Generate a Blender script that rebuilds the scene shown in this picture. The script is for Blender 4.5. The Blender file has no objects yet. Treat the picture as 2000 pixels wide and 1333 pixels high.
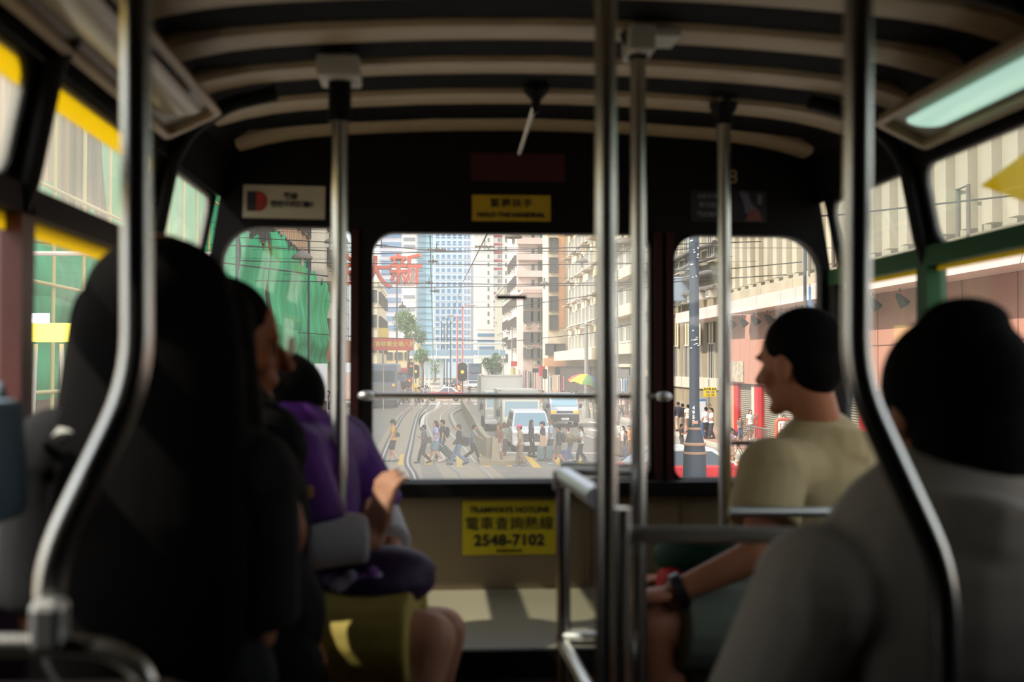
import bpy, bmesh, math, random
from math import sin, cos, tan, atan, atan2, pi, radians, sqrt, hypot
from mathutils import Vector, Matrix, Quaternion
from mathutils.geometry import tessellate_polygon

random.seed(7)
SC = bpy.context.scene
COL = SC.collection

# ------------------------------------------------------------------ camera
F = 2200.0                       # focal length in pixels of the 2000 px frame
YAW = radians(3.9)               # the camera looks a little right of the tram's axis
HOR = 714.0                      # row of the horizon
PIT = atan((HOR - 666.5) / F)
CH = 3.74                        # height of the lens over the street
cam_d = bpy.data.cameras.new('camera')
cam = bpy.data.objects.new('camera', cam_d)
COL.objects.link(cam)
cam_d.sensor_width = 36.0
cam_d.lens = F / 2000.0 * 36.0
cam_d.clip_start = 0.05
cam_d.clip_end = 1500
cam.location = (0, 0, CH)
cam.rotation_euler = (pi / 2 + PIT, 0, -YAW)
cam_d.dof.use_dof = True
cam_d.dof.focus_distance = 45.0
cam_d.dof.aperture_fstop = 3.4
SC.camera = cam

# ------------------------------------------------------------------ light
world = bpy.data.worlds.new('sky')
SC.world = world
world.use_nodes = True
wn, wl = world.node_tree.nodes, world.node_tree.links
wn.clear()
w_out = wn.new('ShaderNodeOutputWorld')
w_bg = wn.new('ShaderNodeBackground')
w_sky = wn.new('ShaderNodeTexSky')
w_sky.sky_type = 'NISHITA'
w_sky.sun_disc = False
w_sky.sun_elevation = radians(46)
w_sky.sun_rotation = radians(200)
w_sky.air_density = 1.2
w_sky.dust_density = 3.0
w_sky.ozone_density = 1.0
w_mix = wn.new('ShaderNodeMixRGB')
w_mix.inputs['Fac'].default_value = 0.6
w_mix.inputs['Color2'].default_value = (4.6, 4.7, 4.8, 1)      # bright hazy overcast veil
wl.new(w_sky.outputs['Color'], w_mix.inputs['Color1'])
wl.new(w_mix.outputs['Color'], w_bg.inputs['Color'])
w_bg.inputs['Strength'].default_value = 0.24
wl.new(w_bg.outputs['Background'], w_out.inputs['Surface'])

SUN_DIR = Vector((0.68, 0.13, -0.72)).normalized()
sun_d = bpy.data.lights.new('sun', 'SUN')
sun_d.energy = 4.2
sun_d.angle = radians(0.6)
sun_d.color = (1.0, 0.94, 0.84)
sun = bpy.data.objects.new('sun', sun_d)
COL.objects.link(sun)
sun.rotation_euler = SUN_DIR.to_track_quat('-Z', 'Y').to_euler()
sun.location = (-30, -20, 60)

SC.view_settings.view_transform = 'Standard'
SC.view_settings.look = 'None'
SC.view_settings.gamma = 1.0
SC.view_settings.exposure = 0.8
SC.view_settings.use_curve_mapping = False
SC.cycles.use_denoising = True
SC.cycles.max_bounces = 6
SC.cycles.diffuse_bounces = 3
SC.cycles.glossy_bounces = 3
SC.cycles.transmission_bounces = 4
SC.cycles.transparent_max_bounces = 16
SC.cycles.sample_clamp_indirect = 4.0
SC.cycles.caustics_reflective = False
SC.cycles.caustics_refractive = False

# ------------------------------------------------------------------ pixel helpers (2000 x 1333 frame)
R_CAM = Matrix.Rotation(-YAW, 3, 'Z') @ Matrix.Rotation(PIT, 3, 'X')
def ray(u, v):
    return R_CAM @ Vector((u - 1000.0, F, 666.5 - v))
def atY(u, v, Y):
    d = ray(u, v); return Vector((0, 0, CH)) + d * (Y / d.y)
def atX(u, v, X):
    d = ray(u, v); return Vector((0, 0, CH)) + d * (X / d.x)
def ground(u, v, z=0.0):
    d = ray(u, v); return Vector((0, 0, CH)) + d * ((z - CH) / d.z)

# ------------------------------------------------------------------ materials
def lin(c):
    return tuple((x / 12.92 if x <= .04045 else ((x + .055) / 1.055) ** 2.4) for x in c)
MATS = {}
def mat(name, rgb, rough=0.6, metal=0.0, emit=None, estr=1.0, noise=0.0, nscale=6.0, spec=0.4, sheen=0, stretch=None, trans=0.0, alpha=1.0):
    """rgb in sRGB 0..255; noise mottles the colour"""
    if name in MATS:
        return MATS[name]
    m = bpy.data.materials.new(name)
    m.use_nodes = True
    nt = m.node_tree
    b = nt.nodes['Principled BSDF']
    c = lin([x / 255.0 for x in rgb])
    b.inputs['Base Color'].default_value = (*c, 1)
    b.inputs['Roughness'].default_value = rough
    b.inputs['Metallic'].default_value = metal
    b.inputs['Specular IOR Level'].default_value = spec
    if trans: b.inputs['Transmission Weight'].default_value = trans
    if sheen: b.inputs['Sheen Weight'].default_value = sheen
    if emit:
        e = lin([x / 255.0 for x in emit])
        b.inputs['Emission Color'].default_value = (*e, 1)
        b.inputs['Emission Strength'].default_value = estr
    if noise:
        tc = nt.nodes.new('ShaderNodeTexCoord')
        mp = nt.nodes.new('ShaderNodeMapping')
        if stretch: mp.inputs['Scale'].default_value = stretch
        nz = nt.nodes.new('ShaderNodeTexNoise')
        nz.inputs['Scale'].default_value = nscale
        nz.inputs['Detail'].default_value = 5
        rp = nt.nodes.new('ShaderNodeValToRGB')
        rp.color_ramp.elements[0].position = .3
        rp.color_ramp.elements[1].position = .7
        k = 1 - noise
        rp.color_ramp.elements[0].color = (c[0] * k, c[1] * k, c[2] * k, 1)
        k = 1 + noise * .6
        rp.color_ramp.elements[1].color = (min(c[0] * k, 1), min(c[1] * k, 1), min(c[2] * k, 1), 1)
        nt.links.new(tc.outputs['Object'], mp.inputs['Vector'])
        nt.links.new(mp.outputs['Vector'], nz.inputs['Vector'])
        nt.links.new(nz.outputs['Fac'], rp.inputs['Fac'])
        nt.links.new(rp.outputs['Color'], b.inputs['Base Color'])
    MATS[name] = m
    return m

def glass_mat(name, refl=0.08, tint=(1, 1, 1), dust=0.0, dust_col=(0.9, 0.9, 0.85), rough=0.02):
    """thin window pane: mostly clear, a little mirror, a film of dust that daylight catches"""
    if name in MATS: return MATS[name]
    m = bpy.data.materials.new(name); m.use_nodes = True
    nt = m.node_tree; nt.nodes.clear()
    out = nt.nodes.new('ShaderNodeOutputMaterial')
    tr = nt.nodes.new('ShaderNodeBsdfTransparent'); tr.inputs['Color'].default_value = (*tint, 1)
    gl = nt.nodes.new('ShaderNodeBsdfGlossy'); gl.inputs['Roughness'].default_value = rough
    mx = nt.nodes.new('ShaderNodeMixShader'); mx.inputs['Fac'].default_value = refl
    nt.links.new(tr.outputs[0], mx.inputs[1]); nt.links.new(gl.outputs[0], mx.inputs[2])
    last = mx
    if dust:
        tl = nt.nodes.new('ShaderNodeBsdfTranslucent'); tl.inputs['Color'].default_value = (*dust_col, 1)
        m2 = nt.nodes.new('ShaderNodeMixShader')
        nz = nt.nodes.new('ShaderNodeTexNoise'); nz.inputs['Scale'].default_value = 3.0; nz.inputs['Detail'].default_value = 6
        tc = nt.nodes.new('ShaderNodeTexCoord')
        mr = nt.nodes.new('ShaderNodeMapRange')
        mr.inputs['From Min'].default_value = .3; mr.inputs['From Max'].default_value = .7
        mr.inputs['To Min'].default_value = dust * .8; mr.inputs['To Max'].default_value = dust * 1.2
        nt.links.new(tc.outputs['Object'], nz.inputs['Vector'])
        nt.links.new(nz.outputs['Fac'], mr.inputs['Value'])
        nt.links.new(mr.outputs['Result'], m2.inputs['Fac'])
        nt.links.new(mx.outputs[0], m2.inputs[1]); nt.links.new(tl.outputs[0], m2.inputs[2])
        last = m2
    nt.links.new(last.outputs[0], out.inputs['Surface'])
    MATS[name] = m
    return m

def film_mat(name, rgb, t=.5):
    m = mat(name, rgb, .5); nt = m.node_tree
    b = nt.nodes['Principled BSDF']; out = nt.nodes['Material Output']
    tl = nt.nodes.new('ShaderNodeBsdfTranslucent'); tl.inputs['Color'].default_value = b.inputs['Base Color'].default_value
    mx = nt.nodes.new('ShaderNodeMixShader'); mx.inputs['Fac'].default_value = t
    nt.links.new(b.outputs[0], mx.inputs[1]); nt.links.new(tl.outputs[0], mx.inputs[2]); nt.links.new(mx.outputs[0], out.inputs['Surface'])
    return m

# ------------------------------------------------------------------ mesh builder
class MB:
    def __init__(self):
        self.v, self.f, self.m = [], [], []
        self.cur = 0
    def add(self, vs, fs, M=None):
        n = len(self.v)
        for p in vs:
            p = Vector(p)
            self.v.append(tuple(M @ p) if M is not None else tuple(p))
        for f in fs:
            self.f.append(tuple(i + n for i in f)); self.m.append(self.cur)
        return self
    def box(self, c, s, rz=0, M=None, taper=1.0, tapery=None):
        ty = taper if tapery is None else tapery
        x, y, z = s[0] / 2, s[1] / 2, s[2] / 2
        vs = [(-x, -y, -z), (x, -y, -z), (x, y, -z), (-x, y, -z), (-x * taper, -y * ty, z), (x * taper, -y * ty, z), (x * taper, y * ty, z), (-x * taper, y * ty, z)]
        fs = [(0, 3, 2, 1), (4, 5, 6, 7), (0, 1, 5, 4), (1, 2, 6, 5), (2, 3, 7, 6), (3, 0, 4, 7)]
        T = Matrix.Translation(Vector(c)) @ Matrix.Rotation(rz, 4, 'Z')
        if M is not None: T = M @ T
        return self.add(vs, fs, T)
    def bb(self, x0, x1, y0, y1, z0, z1):
        return self.box(((x0 + x1) / 2, (y0 + y1) / 2, (z0 + z1) / 2), (abs(x1 - x0), abs(y1 - y0), abs(z1 - z0)))
    def tube(self, pts, r, n=12, r2=None, caps=True, flat=1.0):
        pts = [Vector(p) for p in pts]
        k = len(pts)
        rs = r if isinstance(r, (list, tuple)) else [r + ((r2 - r) * i / (k - 1) if r2 is not None else 0) for i in range(k)]
        vs, up = [], None
        for i, p in enumerate(pts):
            t = (pts[min(i + 1, k - 1)] - pts[max(i - 1, 0)]).normalized()
            if up is None:
                a = Vector((0, 0, 1)) if abs(t.z) < .9 else Vector((0, 1, 0))
                up = (a - t * a.dot(t)).normalized()
            else:
                up = (up - t * up.dot(t)).normalized()
            s = t.cross(up)
            for j in range(n):
                a = 2 * pi * j / n
                vs.append(p + (up * cos(a) * flat + s * sin(a)) * rs[i])
        fs = []
        for i in range(k - 1):
            for j in range(n):
                a, b = i * n + j, i * n + (j + 1) % n
                fs.append((a, a + n, b + n, b))
        if caps:
            fs.append(tuple(range(n))); fs.append(tuple(reversed(range((k - 1) * n, k * n))))
        return self.add(vs, fs)
    def cap(self, a, b, ra, rb=None, n=14):
        """closed tapered capsule"""
        a, b = Vector(a), Vector(b); rb = ra if rb is None else rb
        t = (b - a); L = t.length
        t = t.normalized() if L > 1e-6 else Vector((0, 0, 1))
        pts, rs = [], []
        for q in (90, 60, 30, 0):
            pts.append(a - t * ra * sin(radians(q))); rs.append(max(ra * cos(radians(q)), ra * .02))
        for q in (0, 30, 60, 90):
            pts.append(b + t * rb * sin(radians(q))); rs.append(max(rb * cos(radians(q)), rb * .02))
        return self.tube(pts, rs, n)
    def ell(self, c, s, rot=None, nu=16, nv=10, M=None):
        vs = [(0, 0, -1)]
        for i in range(1, nv):
            a = -pi / 2 + pi * i / nv
            for j in range(nu):
                b = 2 * pi * j / nu
                vs.append((cos(a) * cos(b), cos(a) * sin(b), sin(a)))
        vs.append((0, 0, 1))
        fs = [(0, 1 + (j + 1) % nu, 1 + j) for j in range(nu)]
        for i in range(nv - 2):
            for j in range(nu):
                a = 1 + i * nu + j; b = 1 + i * nu + (j + 1) % nu
                fs.append((a, b, b + nu, a + nu))
        L = len(vs) - 1
        fs += [(L, L - nu + j, L - nu + (j + 1) % nu) for j in range(nu)]
        R = Matrix.Identity(3)
        if rot is not None: R = rot if isinstance(rot, Matrix) else Matrix.Rotation(rot[2], 3, 'Z') @ Matrix.Rotation(rot[1], 3, 'Y') @ Matrix.Rotation(rot[0], 3, 'X')
        c = Vector(c)
        vs = [c + R @ Vector((p[0] * s[0], p[1] * s[1], p[2] * s[2])) for p in vs]
        return self.add(vs, fs, M)
    def lathe(self, prof, c=(0, 0, 0), n=20, M=None):
        vs = [(r * cos(2 * pi * j / n), r * sin(2 * pi * j / n), z) for r, z in prof for j in range(n)]
        fs = []
        for i in range(len(prof) - 1):
            for j in range(n):
                a, b = i * n + j, i * n + (j + 1) % n
                fs.append((a, b, b + n, a + n))
        fs.append(tuple(reversed(range(n)))); fs.append(tuple(range((len(prof) - 1) * n, len(prof) * n)))
        T = Matrix.Translation(Vector(c))
        if M is not None: T = M @ T
        return self.add(vs, fs, T)
    def prism(self, poly, w0, w1, fn):
        """poly 2D points extruded from w0 to w1; fn(a, b, w) -> 3D"""
        n = len(poly)
        vs = [fn(a, b, w0) for a, b in poly] + [fn(a, b, w1) for a, b in poly]
        fs = [tuple(reversed(range(n))), tuple(range(n, 2 * n))]
        for i in range(n):
            j = (i + 1) % n
            fs.append((i, j, j + n, i + n))
        return self.add(vs, fs)
    def plate(self, outer, holes, w0, w1, fn):
        """a sheet with holes, thickness w0..w1"""
        loops = [outer] + holes
        flat = [p for lp in loops for p in lp]
        tri = tessellate_polygon([[Vector((a, b, 0)) for a, b in lp] for lp in loops])
        n = len(flat)
        vs = [fn(a, b, w0) for a, b in flat] + [fn(a, b, w1) for a, b in flat]
        fs = [tuple(reversed(t)) for t in tri] + [tuple(i + n for i in t) for t in tri]
        o = 0
        for lp in loops:
            k = len(lp)
            for i in range(k):
                j = (i + 1) % k
                fs.append((o + i, o + j, o + j + n, o + i + n))
            o += k
        return self.add(vs, fs)
    def mesh(self, name, mats, smooth=False):
        me = bpy.data.meshes.new(name)
        me.from_pydata(self.v, [], self.f)
        ms = mats if isinstance(mats, (list, tuple)) else [mats]
        for m in ms: me.materials.append(m)
        if len(ms) > 1: me.polygons.foreach_set('material_index', self.m)
        bm = bmesh.new(); bm.from_mesh(me)
        bmesh.ops.recalc_face_normals(bm, faces=bm.faces)
        if smooth:
            for f in bm.faces: f.smooth = True
            for e in bm.edges:
                if len(e.link_faces) == 2 and e.calc_face_angle(0) > radians(38): e.smooth = False
        bm.to_mesh(me); bm.free()
        return me
    def build(self, name, mats, parent=None, smooth=False, loc=None, bevel=0, remesh=0, smooths=3, **tags):
        me = self.mesh(name, mats, smooth or bool(remesh))
        o = bpy.data.objects.new(name, me); COL.objects.link(o)
        if loc is not None:
            o.location = loc
        if bevel:
            b = o.modifiers.new('bevel', 'BEVEL'); b.width = bevel; b.segments = 2; b.limit_method = 'ANGLE'
        if remesh:
            r = o.modifiers.new('skin', 'REMESH'); r.mode = 'VOXEL'; r.voxel_size = remesh; r.use_smooth_shade = True
            if smooths:
                s = o.modifiers.new('soft', 'SMOOTH'); s.factor = .5; s.iterations = smooths
        if parent is not None: o.parent = parent
        for k, w in tags.items():
            if w: o[k] = w
        return o

def rrect(x0, x1, z0, z1, r, n=6):
    """rounded rectangle; r scalar or (bl, br, tr, tl)"""
    rs = r if isinstance(r, (tuple, list)) else (r,) * 4
    out = []
    for (cx, cz, a0, rr) in ((x0 + rs[0], z0 + rs[0], 180, rs[0]), (x1 - rs[1], z0 + rs[1], 270, rs[1]), (x1 - rs[2], z1 - rs[2], 0, rs[2]), (x0 + rs[3], z1 - rs[3], 90, rs[3])):
        if rr <= 0: out.append((cx, cz)); continue
        for i in range(n + 1):
            a = radians(a0 + 90 * i / n)
            out.append((cx + rr * cos(a), cz + rr * sin(a)))
    return out
def smooth_path(pts, r=.05, n=5):
    """round the corners of a polyline"""
    pts = [Vector(p) for p in pts]; out = [pts[0]]
    for i in range(1, len(pts) - 1):
        a, b, c = pts[i - 1], pts[i], pts[i + 1]
        d1 = min(r, (a - b).length * .45); d2 = min(r, (c - b).length * .45)
        p, q = b + (a - b).normalized() * d1, b + (c - b).normalized() * d2
        for k in range(n + 1):
            t = k / n
            out.append(p * (1 - t) ** 2 + b * 2 * t * (1 - t) + q * t * t)
    out.append(pts[-1]); return out
def empty(name, loc=(0, 0, 0), rz=0, **tags):
    o = bpy.data.objects.new(name, None); COL.objects.link(o)
    o.location = loc; o.rotation_euler = (0, 0, rz); o.empty_display_size = .1
    for k, w in tags.items():
        if w: o[k] = w
    return o
def tag(o, label=None, category=None, group=None, kind=None):
    for k, w in (('label', label), ('category', category), ('group', group), ('kind', kind)):
        if w: o[k] = w
    return o
def copy_tree(o, parent=None, loc=None, rz=None):
    c = o.copy(); COL.objects.link(c)
    if parent is not None: c.parent = parent
    if loc is not None: c.location = loc
    if rz is not None: c.rotation_euler = (0, 0, rz)
    for ch in KIDS.get(o.name, [x for x in o.children]): copy_tree(ch, c)
    return c
KIDS = {}
TEXTS = []
def text(name, body, size, loc, rot, m, parent=None, extrude=.0008, align='CENTER', width=None, bold=0.0):
    cu = bpy.data.curves.new(name, 'FONT'); cu.body = body; cu.size = size
    cu.extrude = extrude; cu.align_x = align; cu.align_y = 'CENTER'; cu.offset = bold
    if width: cu.space_character = width
    cu.resolution_u = 3
    cu.materials.append(m)
    o = bpy.data.objects.new(name, cu); COL.objects.link(o)
    o.location = loc; o.rotation_euler = rot
    if parent is not None: o.parent = parent
    TEXTS.append(o)
    return o

def texts_to_meshes():
    bpy.context.view_layer.update()
    dg = bpy.context.evaluated_depsgraph_get()
    for o in TEXTS:
        me = bpy.data.meshes.new_from_object(o.evaluated_get(dg))
        me.name = o.name
        n = bpy.data.objects.new(o.name, me); COL.objects.link(n)
        n.parent = o.parent; n.location = o.location; n.rotation_euler = o.rotation_euler
        for k in ('label', 'category', 'group', 'kind'):
            if k in o: n[k] = o[k]
        nm = o.name
        bpy.data.objects.remove(o)
        n.name = nm
    TEXTS.clear()
# ================================================================== THE TRAM, upper deck
CX = 0.25                       # middle of the deck
FY = 3.12                       # inside face of the front wall
FLOOR = CH - 1.20
HW = 0.87
def Zr(z): return CH + z
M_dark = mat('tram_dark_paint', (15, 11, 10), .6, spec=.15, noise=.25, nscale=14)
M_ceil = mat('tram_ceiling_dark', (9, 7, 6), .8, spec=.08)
M_rib = mat('tram_rib_cream', (150, 130, 100), .45, noise=.1, nscale=9)
M_wood = mat('tram_red_wood', (84, 26, 14), .4, noise=.3, nscale=20, stretch=(1, 1, .1))
M_black = mat('tram_black_rubber', (9, 8, 7), .6, spec=.15)
M_panel = mat('tram_beige_panel', (112, 98, 74), .5, noise=.08, nscale=5)
M_green = mat('tram_green_paint', (30, 78, 42), .5, spec=.2)
M_yell = film_mat('tram_yellow_film', (236, 214, 70), .7)
M_steel = mat('stainless_steel', (205, 203, 196), .26, metal=1.0)
M_steel2 = mat('satin_steel', (190, 190, 186), .42, metal=1.0)
M_wht = mat('white_bracket', (168, 164, 152), .4)
M_deck = mat('deck_boards', (52, 40, 30), .5, noise=.3, nscale=8, stretch=(6, .3, 1))
M_seat = mat('seat_dark', (22, 17, 15), .5, spec=.2)
M_pane = glass_mat('clear_pane', .05, dust=.03)
M_pane_c = glass_mat('dusty_front_pane', .03, dust=.16, dust_col=(.93, .93, .88))
M_pane_s = glass_mat('reflective_side_pane', .10, tint=(.93, .95, .93), dust=.10, dust_col=(.9, .88, .78))

PROF = [(.87, .26), (.83, .46), (.805, .555), (.74, .603), (.5, .626), (.25, .64), (0, .645)]
ARC = [(-a, b) for a, b in PROF] + [(a, b) for a, b in reversed(PROF[:-1])]
YB = -2.4

# floor, ceiling
MB().bb(CX - .9, CX + .9, YB, FY + .05, FLOOR - .05, FLOOR).build('floor', M_deck, kind='structure')
m = MB()
arc_o = [(a * 1.0, b + .014) for a, b in ARC[1:-1]]
for (a, b), (c, d) in zip(arc_o[:-1], arc_o[1:]):
    m.add([(CX + a, YB, Zr(b)), (CX + c, YB, Zr(d)), (CX + c, FY + .06, Zr(d)), (CX + a, FY + .06, Zr(b)),
           (CX + a, YB, Zr(b + .05)), (CX + c, YB, Zr(d + .05)), (CX + c, FY + .06, Zr(d + .05)), (CX + a, FY + .06, Zr(b + .05))],
          [(0, 1, 2, 3), (7, 6, 5, 4), (0, 4, 5, 1), (1, 5, 6, 2), (2, 6, 7, 3), (3, 7, 4, 0)])
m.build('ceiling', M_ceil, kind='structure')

# arched roof ribs
def fine_arc(hw):
    pts = []
    n = 24
    for i in range(n + 1):
        a = -hw + 2 * hw * i / n
        x = abs(a)
        for (p, q), (r, s) in zip(PROF[:-1], PROF[1:]):
            if r <= x <= p:
                z = q + (s - q) * (p - x) / (p - r) if p != r else q
        # smooth crown
        pts.append((a, z))
    out = pts[:]
    for _ in range(3):
        out = [out[0]] + [((out[i - 1][0] + out[i][0] * 2 + out[i + 1][0]) / 4, (out[i - 1][1] + out[i][1] * 2 + out[i + 1][1]) / 4) for i in range(1, len(out) - 1)] + [out[-1]]
    return out
rib_arc = fine_arc(.775)
for k, (y0, y1) in enumerate([(2.97, 3.11), (2.64, 2.79), (2.36, 2.50), (2.10, 2.24), (1.84, 1.98), (1.56, 1.70), (1.26, 1.40), (.96, 1.10), (.6, .74), (.2, .34)]):
    m = MB()
    y0 += .012; y1 -= .014
    prof = [(y0, .016), (y0 + .01, .004), (y0 + .03, 0), (y1 - .03, 0), (y1 - .01, .004), (y1, .016)]
    vs = [(CX + a, yy, Zr(b + dz)) for a, b in rib_arc for yy, dz in prof]
    vs2 = [(CX + a, yy, Zr(b + .03)) for a, b in rib_arc for yy in (y0, y1)]
    n, P = len(rib_arc), len(prof)
    fs = [(i * P + j, i * P + j + 1, (i + 1) * P + j + 1, (i + 1) * P + j) for i in range(n - 1) for j in range(P - 1)]
    m.add(vs, fs)
    m.add(vs2, [(2 * i, 2 * i + 2, 2 * i + 3, 2 * i + 1) for i in range(n - 1)])
    for e in (0, n - 1):
        m.add([vs[e * P + j] for j in range(P)] + [vs2[2 * e + 1], vs2[2 * e]], [tuple(range(P + 2))])
    for j, s in ((0, 0), (P - 1, 1)):
        for i in range(n - 1):
            m.add([vs[i * P + j], vs[(i + 1) * P + j], vs2[2 * (i + 1) + s], vs2[2 * i + s]], [(0, 1, 2, 3)])
    m.build('trim_%d' % (k + 1), M_rib, smooth=True, kind='structure')

# front wall: dark upper sheet with three rounded windows
def wx(u): return atY(u, 700, FY).x
def wz(v): return atY(1000, v, FY).z
W_C = (wx(727), wx(1271), wz(938), wz(456))
W_L = (CX - HW + .035, wx(683), wz(938), wz(447))
W_R = (wx(1318), wx(1606), wz(938), wz(457))
outer = [(CX - HW, Zr(-.42)), (CX + HW, Zr(-.42)), (CX + HW, Zr(.26))] + [(CX + a, Zr(b + .06)) for a, b in reversed(ARC[1:-1])] + [(CX - HW, Zr(.26))]
holes = [rrect(*W_L, (.03, .03, .03, .10)), rrect(*W_C, (.08, .04, .04, .06)), rrect(*W_R, (.03, .03, .11, .07))]
fn = lambda a, b, w: (a, w, b)
MB().plate(outer, holes, FY, FY + .05, fn).build('wall_front', M_dark, kind='structure')
for i, W in enumerate((W_L, W_C, W_R)):
    r = 0
    o = MB().prism(rrect(W[0] - .01, W[1] + .01, W[2] - .01, W[3] + .01, .03), FY + .022, FY + .026, fn)
    o.build('window_%d' % (i + 1), M_pane_c if i == 1 else M_pane, kind='structure')
# reddish wooden mullion faces beside the panes
m = MB()
for u0, u1 in ((686, 700), (1277, 1292), (1300, 1316)):
    m.bb(wx(u0), wx(u1), FY - .012, FY - .001, wz(940), wz(452))
m.build('trim_20', mat('mullion_dark_wood', (46, 14, 9), .6, spec=.2), kind='structure')
# ledge under the windows, beige panel below it
MB().bb(CX - HW, CX + HW, FY - .05, FY + .05, wz(968), wz(940)).build('trim_21', M_black, bevel=.004, kind='structure')
MB().bb(CX - HW, CX + HW, FY - .005, FY + .045, FLOOR, wz(967)).build('wall_front_lower', M_panel, kind='structure')
m = MB()
for u in (1145, 1330):
    m.bb(wx(u), wx(u) + .006, FY - .012, FY - .004, Zr(-.6), wz(972))
m.build('trim_22', M_panel, kind='structure')
# shelf over the stair well
SH = Zr(-.618)
sh = MB().bb(-.36, .47, 2.46, FY - .006, SH - .03, SH).build('shelf', mat('shelf_grey_beige', (128, 122, 100), .4, noise=.06), label='pale beige shelf box under the front windows, behind the passengers\' knees', category='shelf')
MB().bb(-.36, .47, 2.44, 2.46, SH - .055, SH + .002).build('edge_strip', M_black, sh)
MB().bb(-.36, .47, 2.45, FY - .006, FLOOR, SH - .03).build('front_panel', mat('shelf_front', (70, 58, 46), .5), sh)

# side walls
PYS = [3.09, 2.50, 1.73, .96]
for side, nm in ((-1, 'left'), (1, 'right')):
    X = lambda hw: CX + side * hw
    m = MB()
    m.bb(X(HW), X(HW + .04), YB, FY + .05, FLOOR, Zr(-.30))              # dado
    m.bb(X(HW), X(HW + .04), YB, PYS[-1], Zr(-.3), Zr(.26))               # rear bays closed, windows left out to keep the deck dark
    m.build('wall_' + nm, mat('dado_brown', (44, 32, 24), .6, spec=.2), kind='structure')
    # cove above the clerestory
    m = MB()
    cv = [(.83, .455), (.82, .54), (.80, .60), (.74, .64)]
    for (a, b), (c, d) in zip(cv[:-1], cv[1:]):
        m.add([(X(a), YB, Zr(b)), (X(c), YB, Zr(d)), (X(c), FY, Zr(d)), (X(a), FY, Zr(b)), (X(a + .03), YB, Zr(b + .02)), (X(c + .03), YB, Zr(d + .03)), (X(c + .03), FY, Zr(d + .03)), (X(a + .03), FY, Zr(b + .02))],
              [(0, 1, 2, 3), (4, 5, 6, 7), (0, 1, 5, 4), (2, 3, 7, 6), (1, 2, 6, 5), (0, 3, 7, 4)])
    m.add([(X(HW), YB, Zr(.26)), (X(.83), YB, Zr(.46)), (X(.83), PYS[-1], Zr(.46)), (X(HW), PYS[-1], Zr(.26))], [(0, 1, 2, 3)])
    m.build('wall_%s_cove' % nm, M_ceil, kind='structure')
    # pillars: upright below, leaning bow above
    for k, y in enumerate(PYS):
        w = .055
        m = MB()
        mm = M_green if (side > 0 and k == 1) else (M_wood if side < 0 and k == 2 else M_dark)
        m.bb(X(HW - .012), X(HW + .035), y - w / 2, y + w / 2, Zr(-.32), Zr(.27))
        m.build('pillar', mm, kind='structure')
        if k > 0:
            m = MB()
            bow = [(.885, .20), (.86, .27), (.825, .45), (.785, .52), (.70, .575), (.60, .60)]
            m.tube(smooth_path([(X(a), y, Zr(b)) for a, b in bow], .03), [.017] * len(smooth_path([(X(a), y, Zr(b)) for a, b in bow], .03)), 10)
            m.build('trim_bow', M_black, smooth=True, kind='structure')
    # transom rail with a yellow film strip under it
    m = MB(); m.bb(X(HW - .012), X(HW + .03), PYS[-1], FY, Zr(.225), Zr(.27))
    m.build('trim_transom_' + nm, M_green if side > 0 else M_dark, kind='structure')
    m = MB(); m.bb(X(HW + .012), X(HW + .016), PYS[-1], FY, Zr(.20 if side < 0 else .214), Zr(.226))
    m.build('trim_film_' + nm, M_yell, kind='structure')
    # clerestory frames with rounded openings, and panes
    def cl(a, b, w, X=X, side=side):
        t = b / .2
        return (X(HW + .01 - .04 * t) + side * w, a, Zr(.26 + .2 * t))
    for k in range(len(PYS) - 1):
        y1, y0 = PYS[k], PYS[k + 1]
        m = MB().plate([(y0, 0), (y1, 0), (y1, .2), (y0, .2)], [rrect(y0 + .035, y1 - .035, .012, .19, .045)], .0, .018, cl)
        m.build('trim_clerestory', M_black, kind='structure')
        MB().prism(rrect(y0 + .03, y1 - .03, .006, .195, .04), .006, .010, cl).build('window_%d' % (10 + k + (10 if side > 0 else 0)), M_pane_s, kind='structure')
        MB().bb(X(HW + .018), X(HW + .022), y0 + .027, y1 - .027, Zr(-.3), Zr(.23)).build('window_%d' % (30 + k + (10 if side > 0 else 0)), M_pane, kind='structure')
        if side < 0 and k in (1, 2):     # yellow advert film along the top of the pane
            s = MB().prism([(y0 + .04, .150), (y1 - .04, .150), (y1 - .04, .188), (y0 + .04, .188)], .0108, .0118, cl).build('advert_film', M_yell)
            tag(s, ['', 'short yellow film strip along the top of the upper left pane nearer the front wall', 'yellow film strip along the top of the upper left pane nearest the camera'][k], 'sticker')
    if side > 0:
        s = MB().prism([(2.24, .11), (1.92, .165), (1.785, .185), (1.785, .15), (1.93, .13), (1.975, .10), (1.98, .07), (2.06, .045)], .011, .012, cl).build('advert_film', M_yell)
        tag(s, 'yellow triangular advert film with a round bite on the upper right pane', 'sticker')
    # sill
    MB().bb(X(HW - .03), X(HW + .035), PYS[-1], FY, Zr(-.32), Zr(-.29)).build('trim_sill_' + nm, M_dark, bevel=.004, kind='structure')
MB().bb(CX - .9, CX + .9, YB - .05, YB, FLOOR, Zr(.68)).build('wall_back', M_dark, kind='structure')
# exterior skin of the tram below the deck (seen only from outside)
MB().bb(CX - .93, CX + .93, YB - .05, FY + .12, FLOOR - 1.9, FLOOR - .06).build('wall_lower_deck', M_green, kind='structure')

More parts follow.
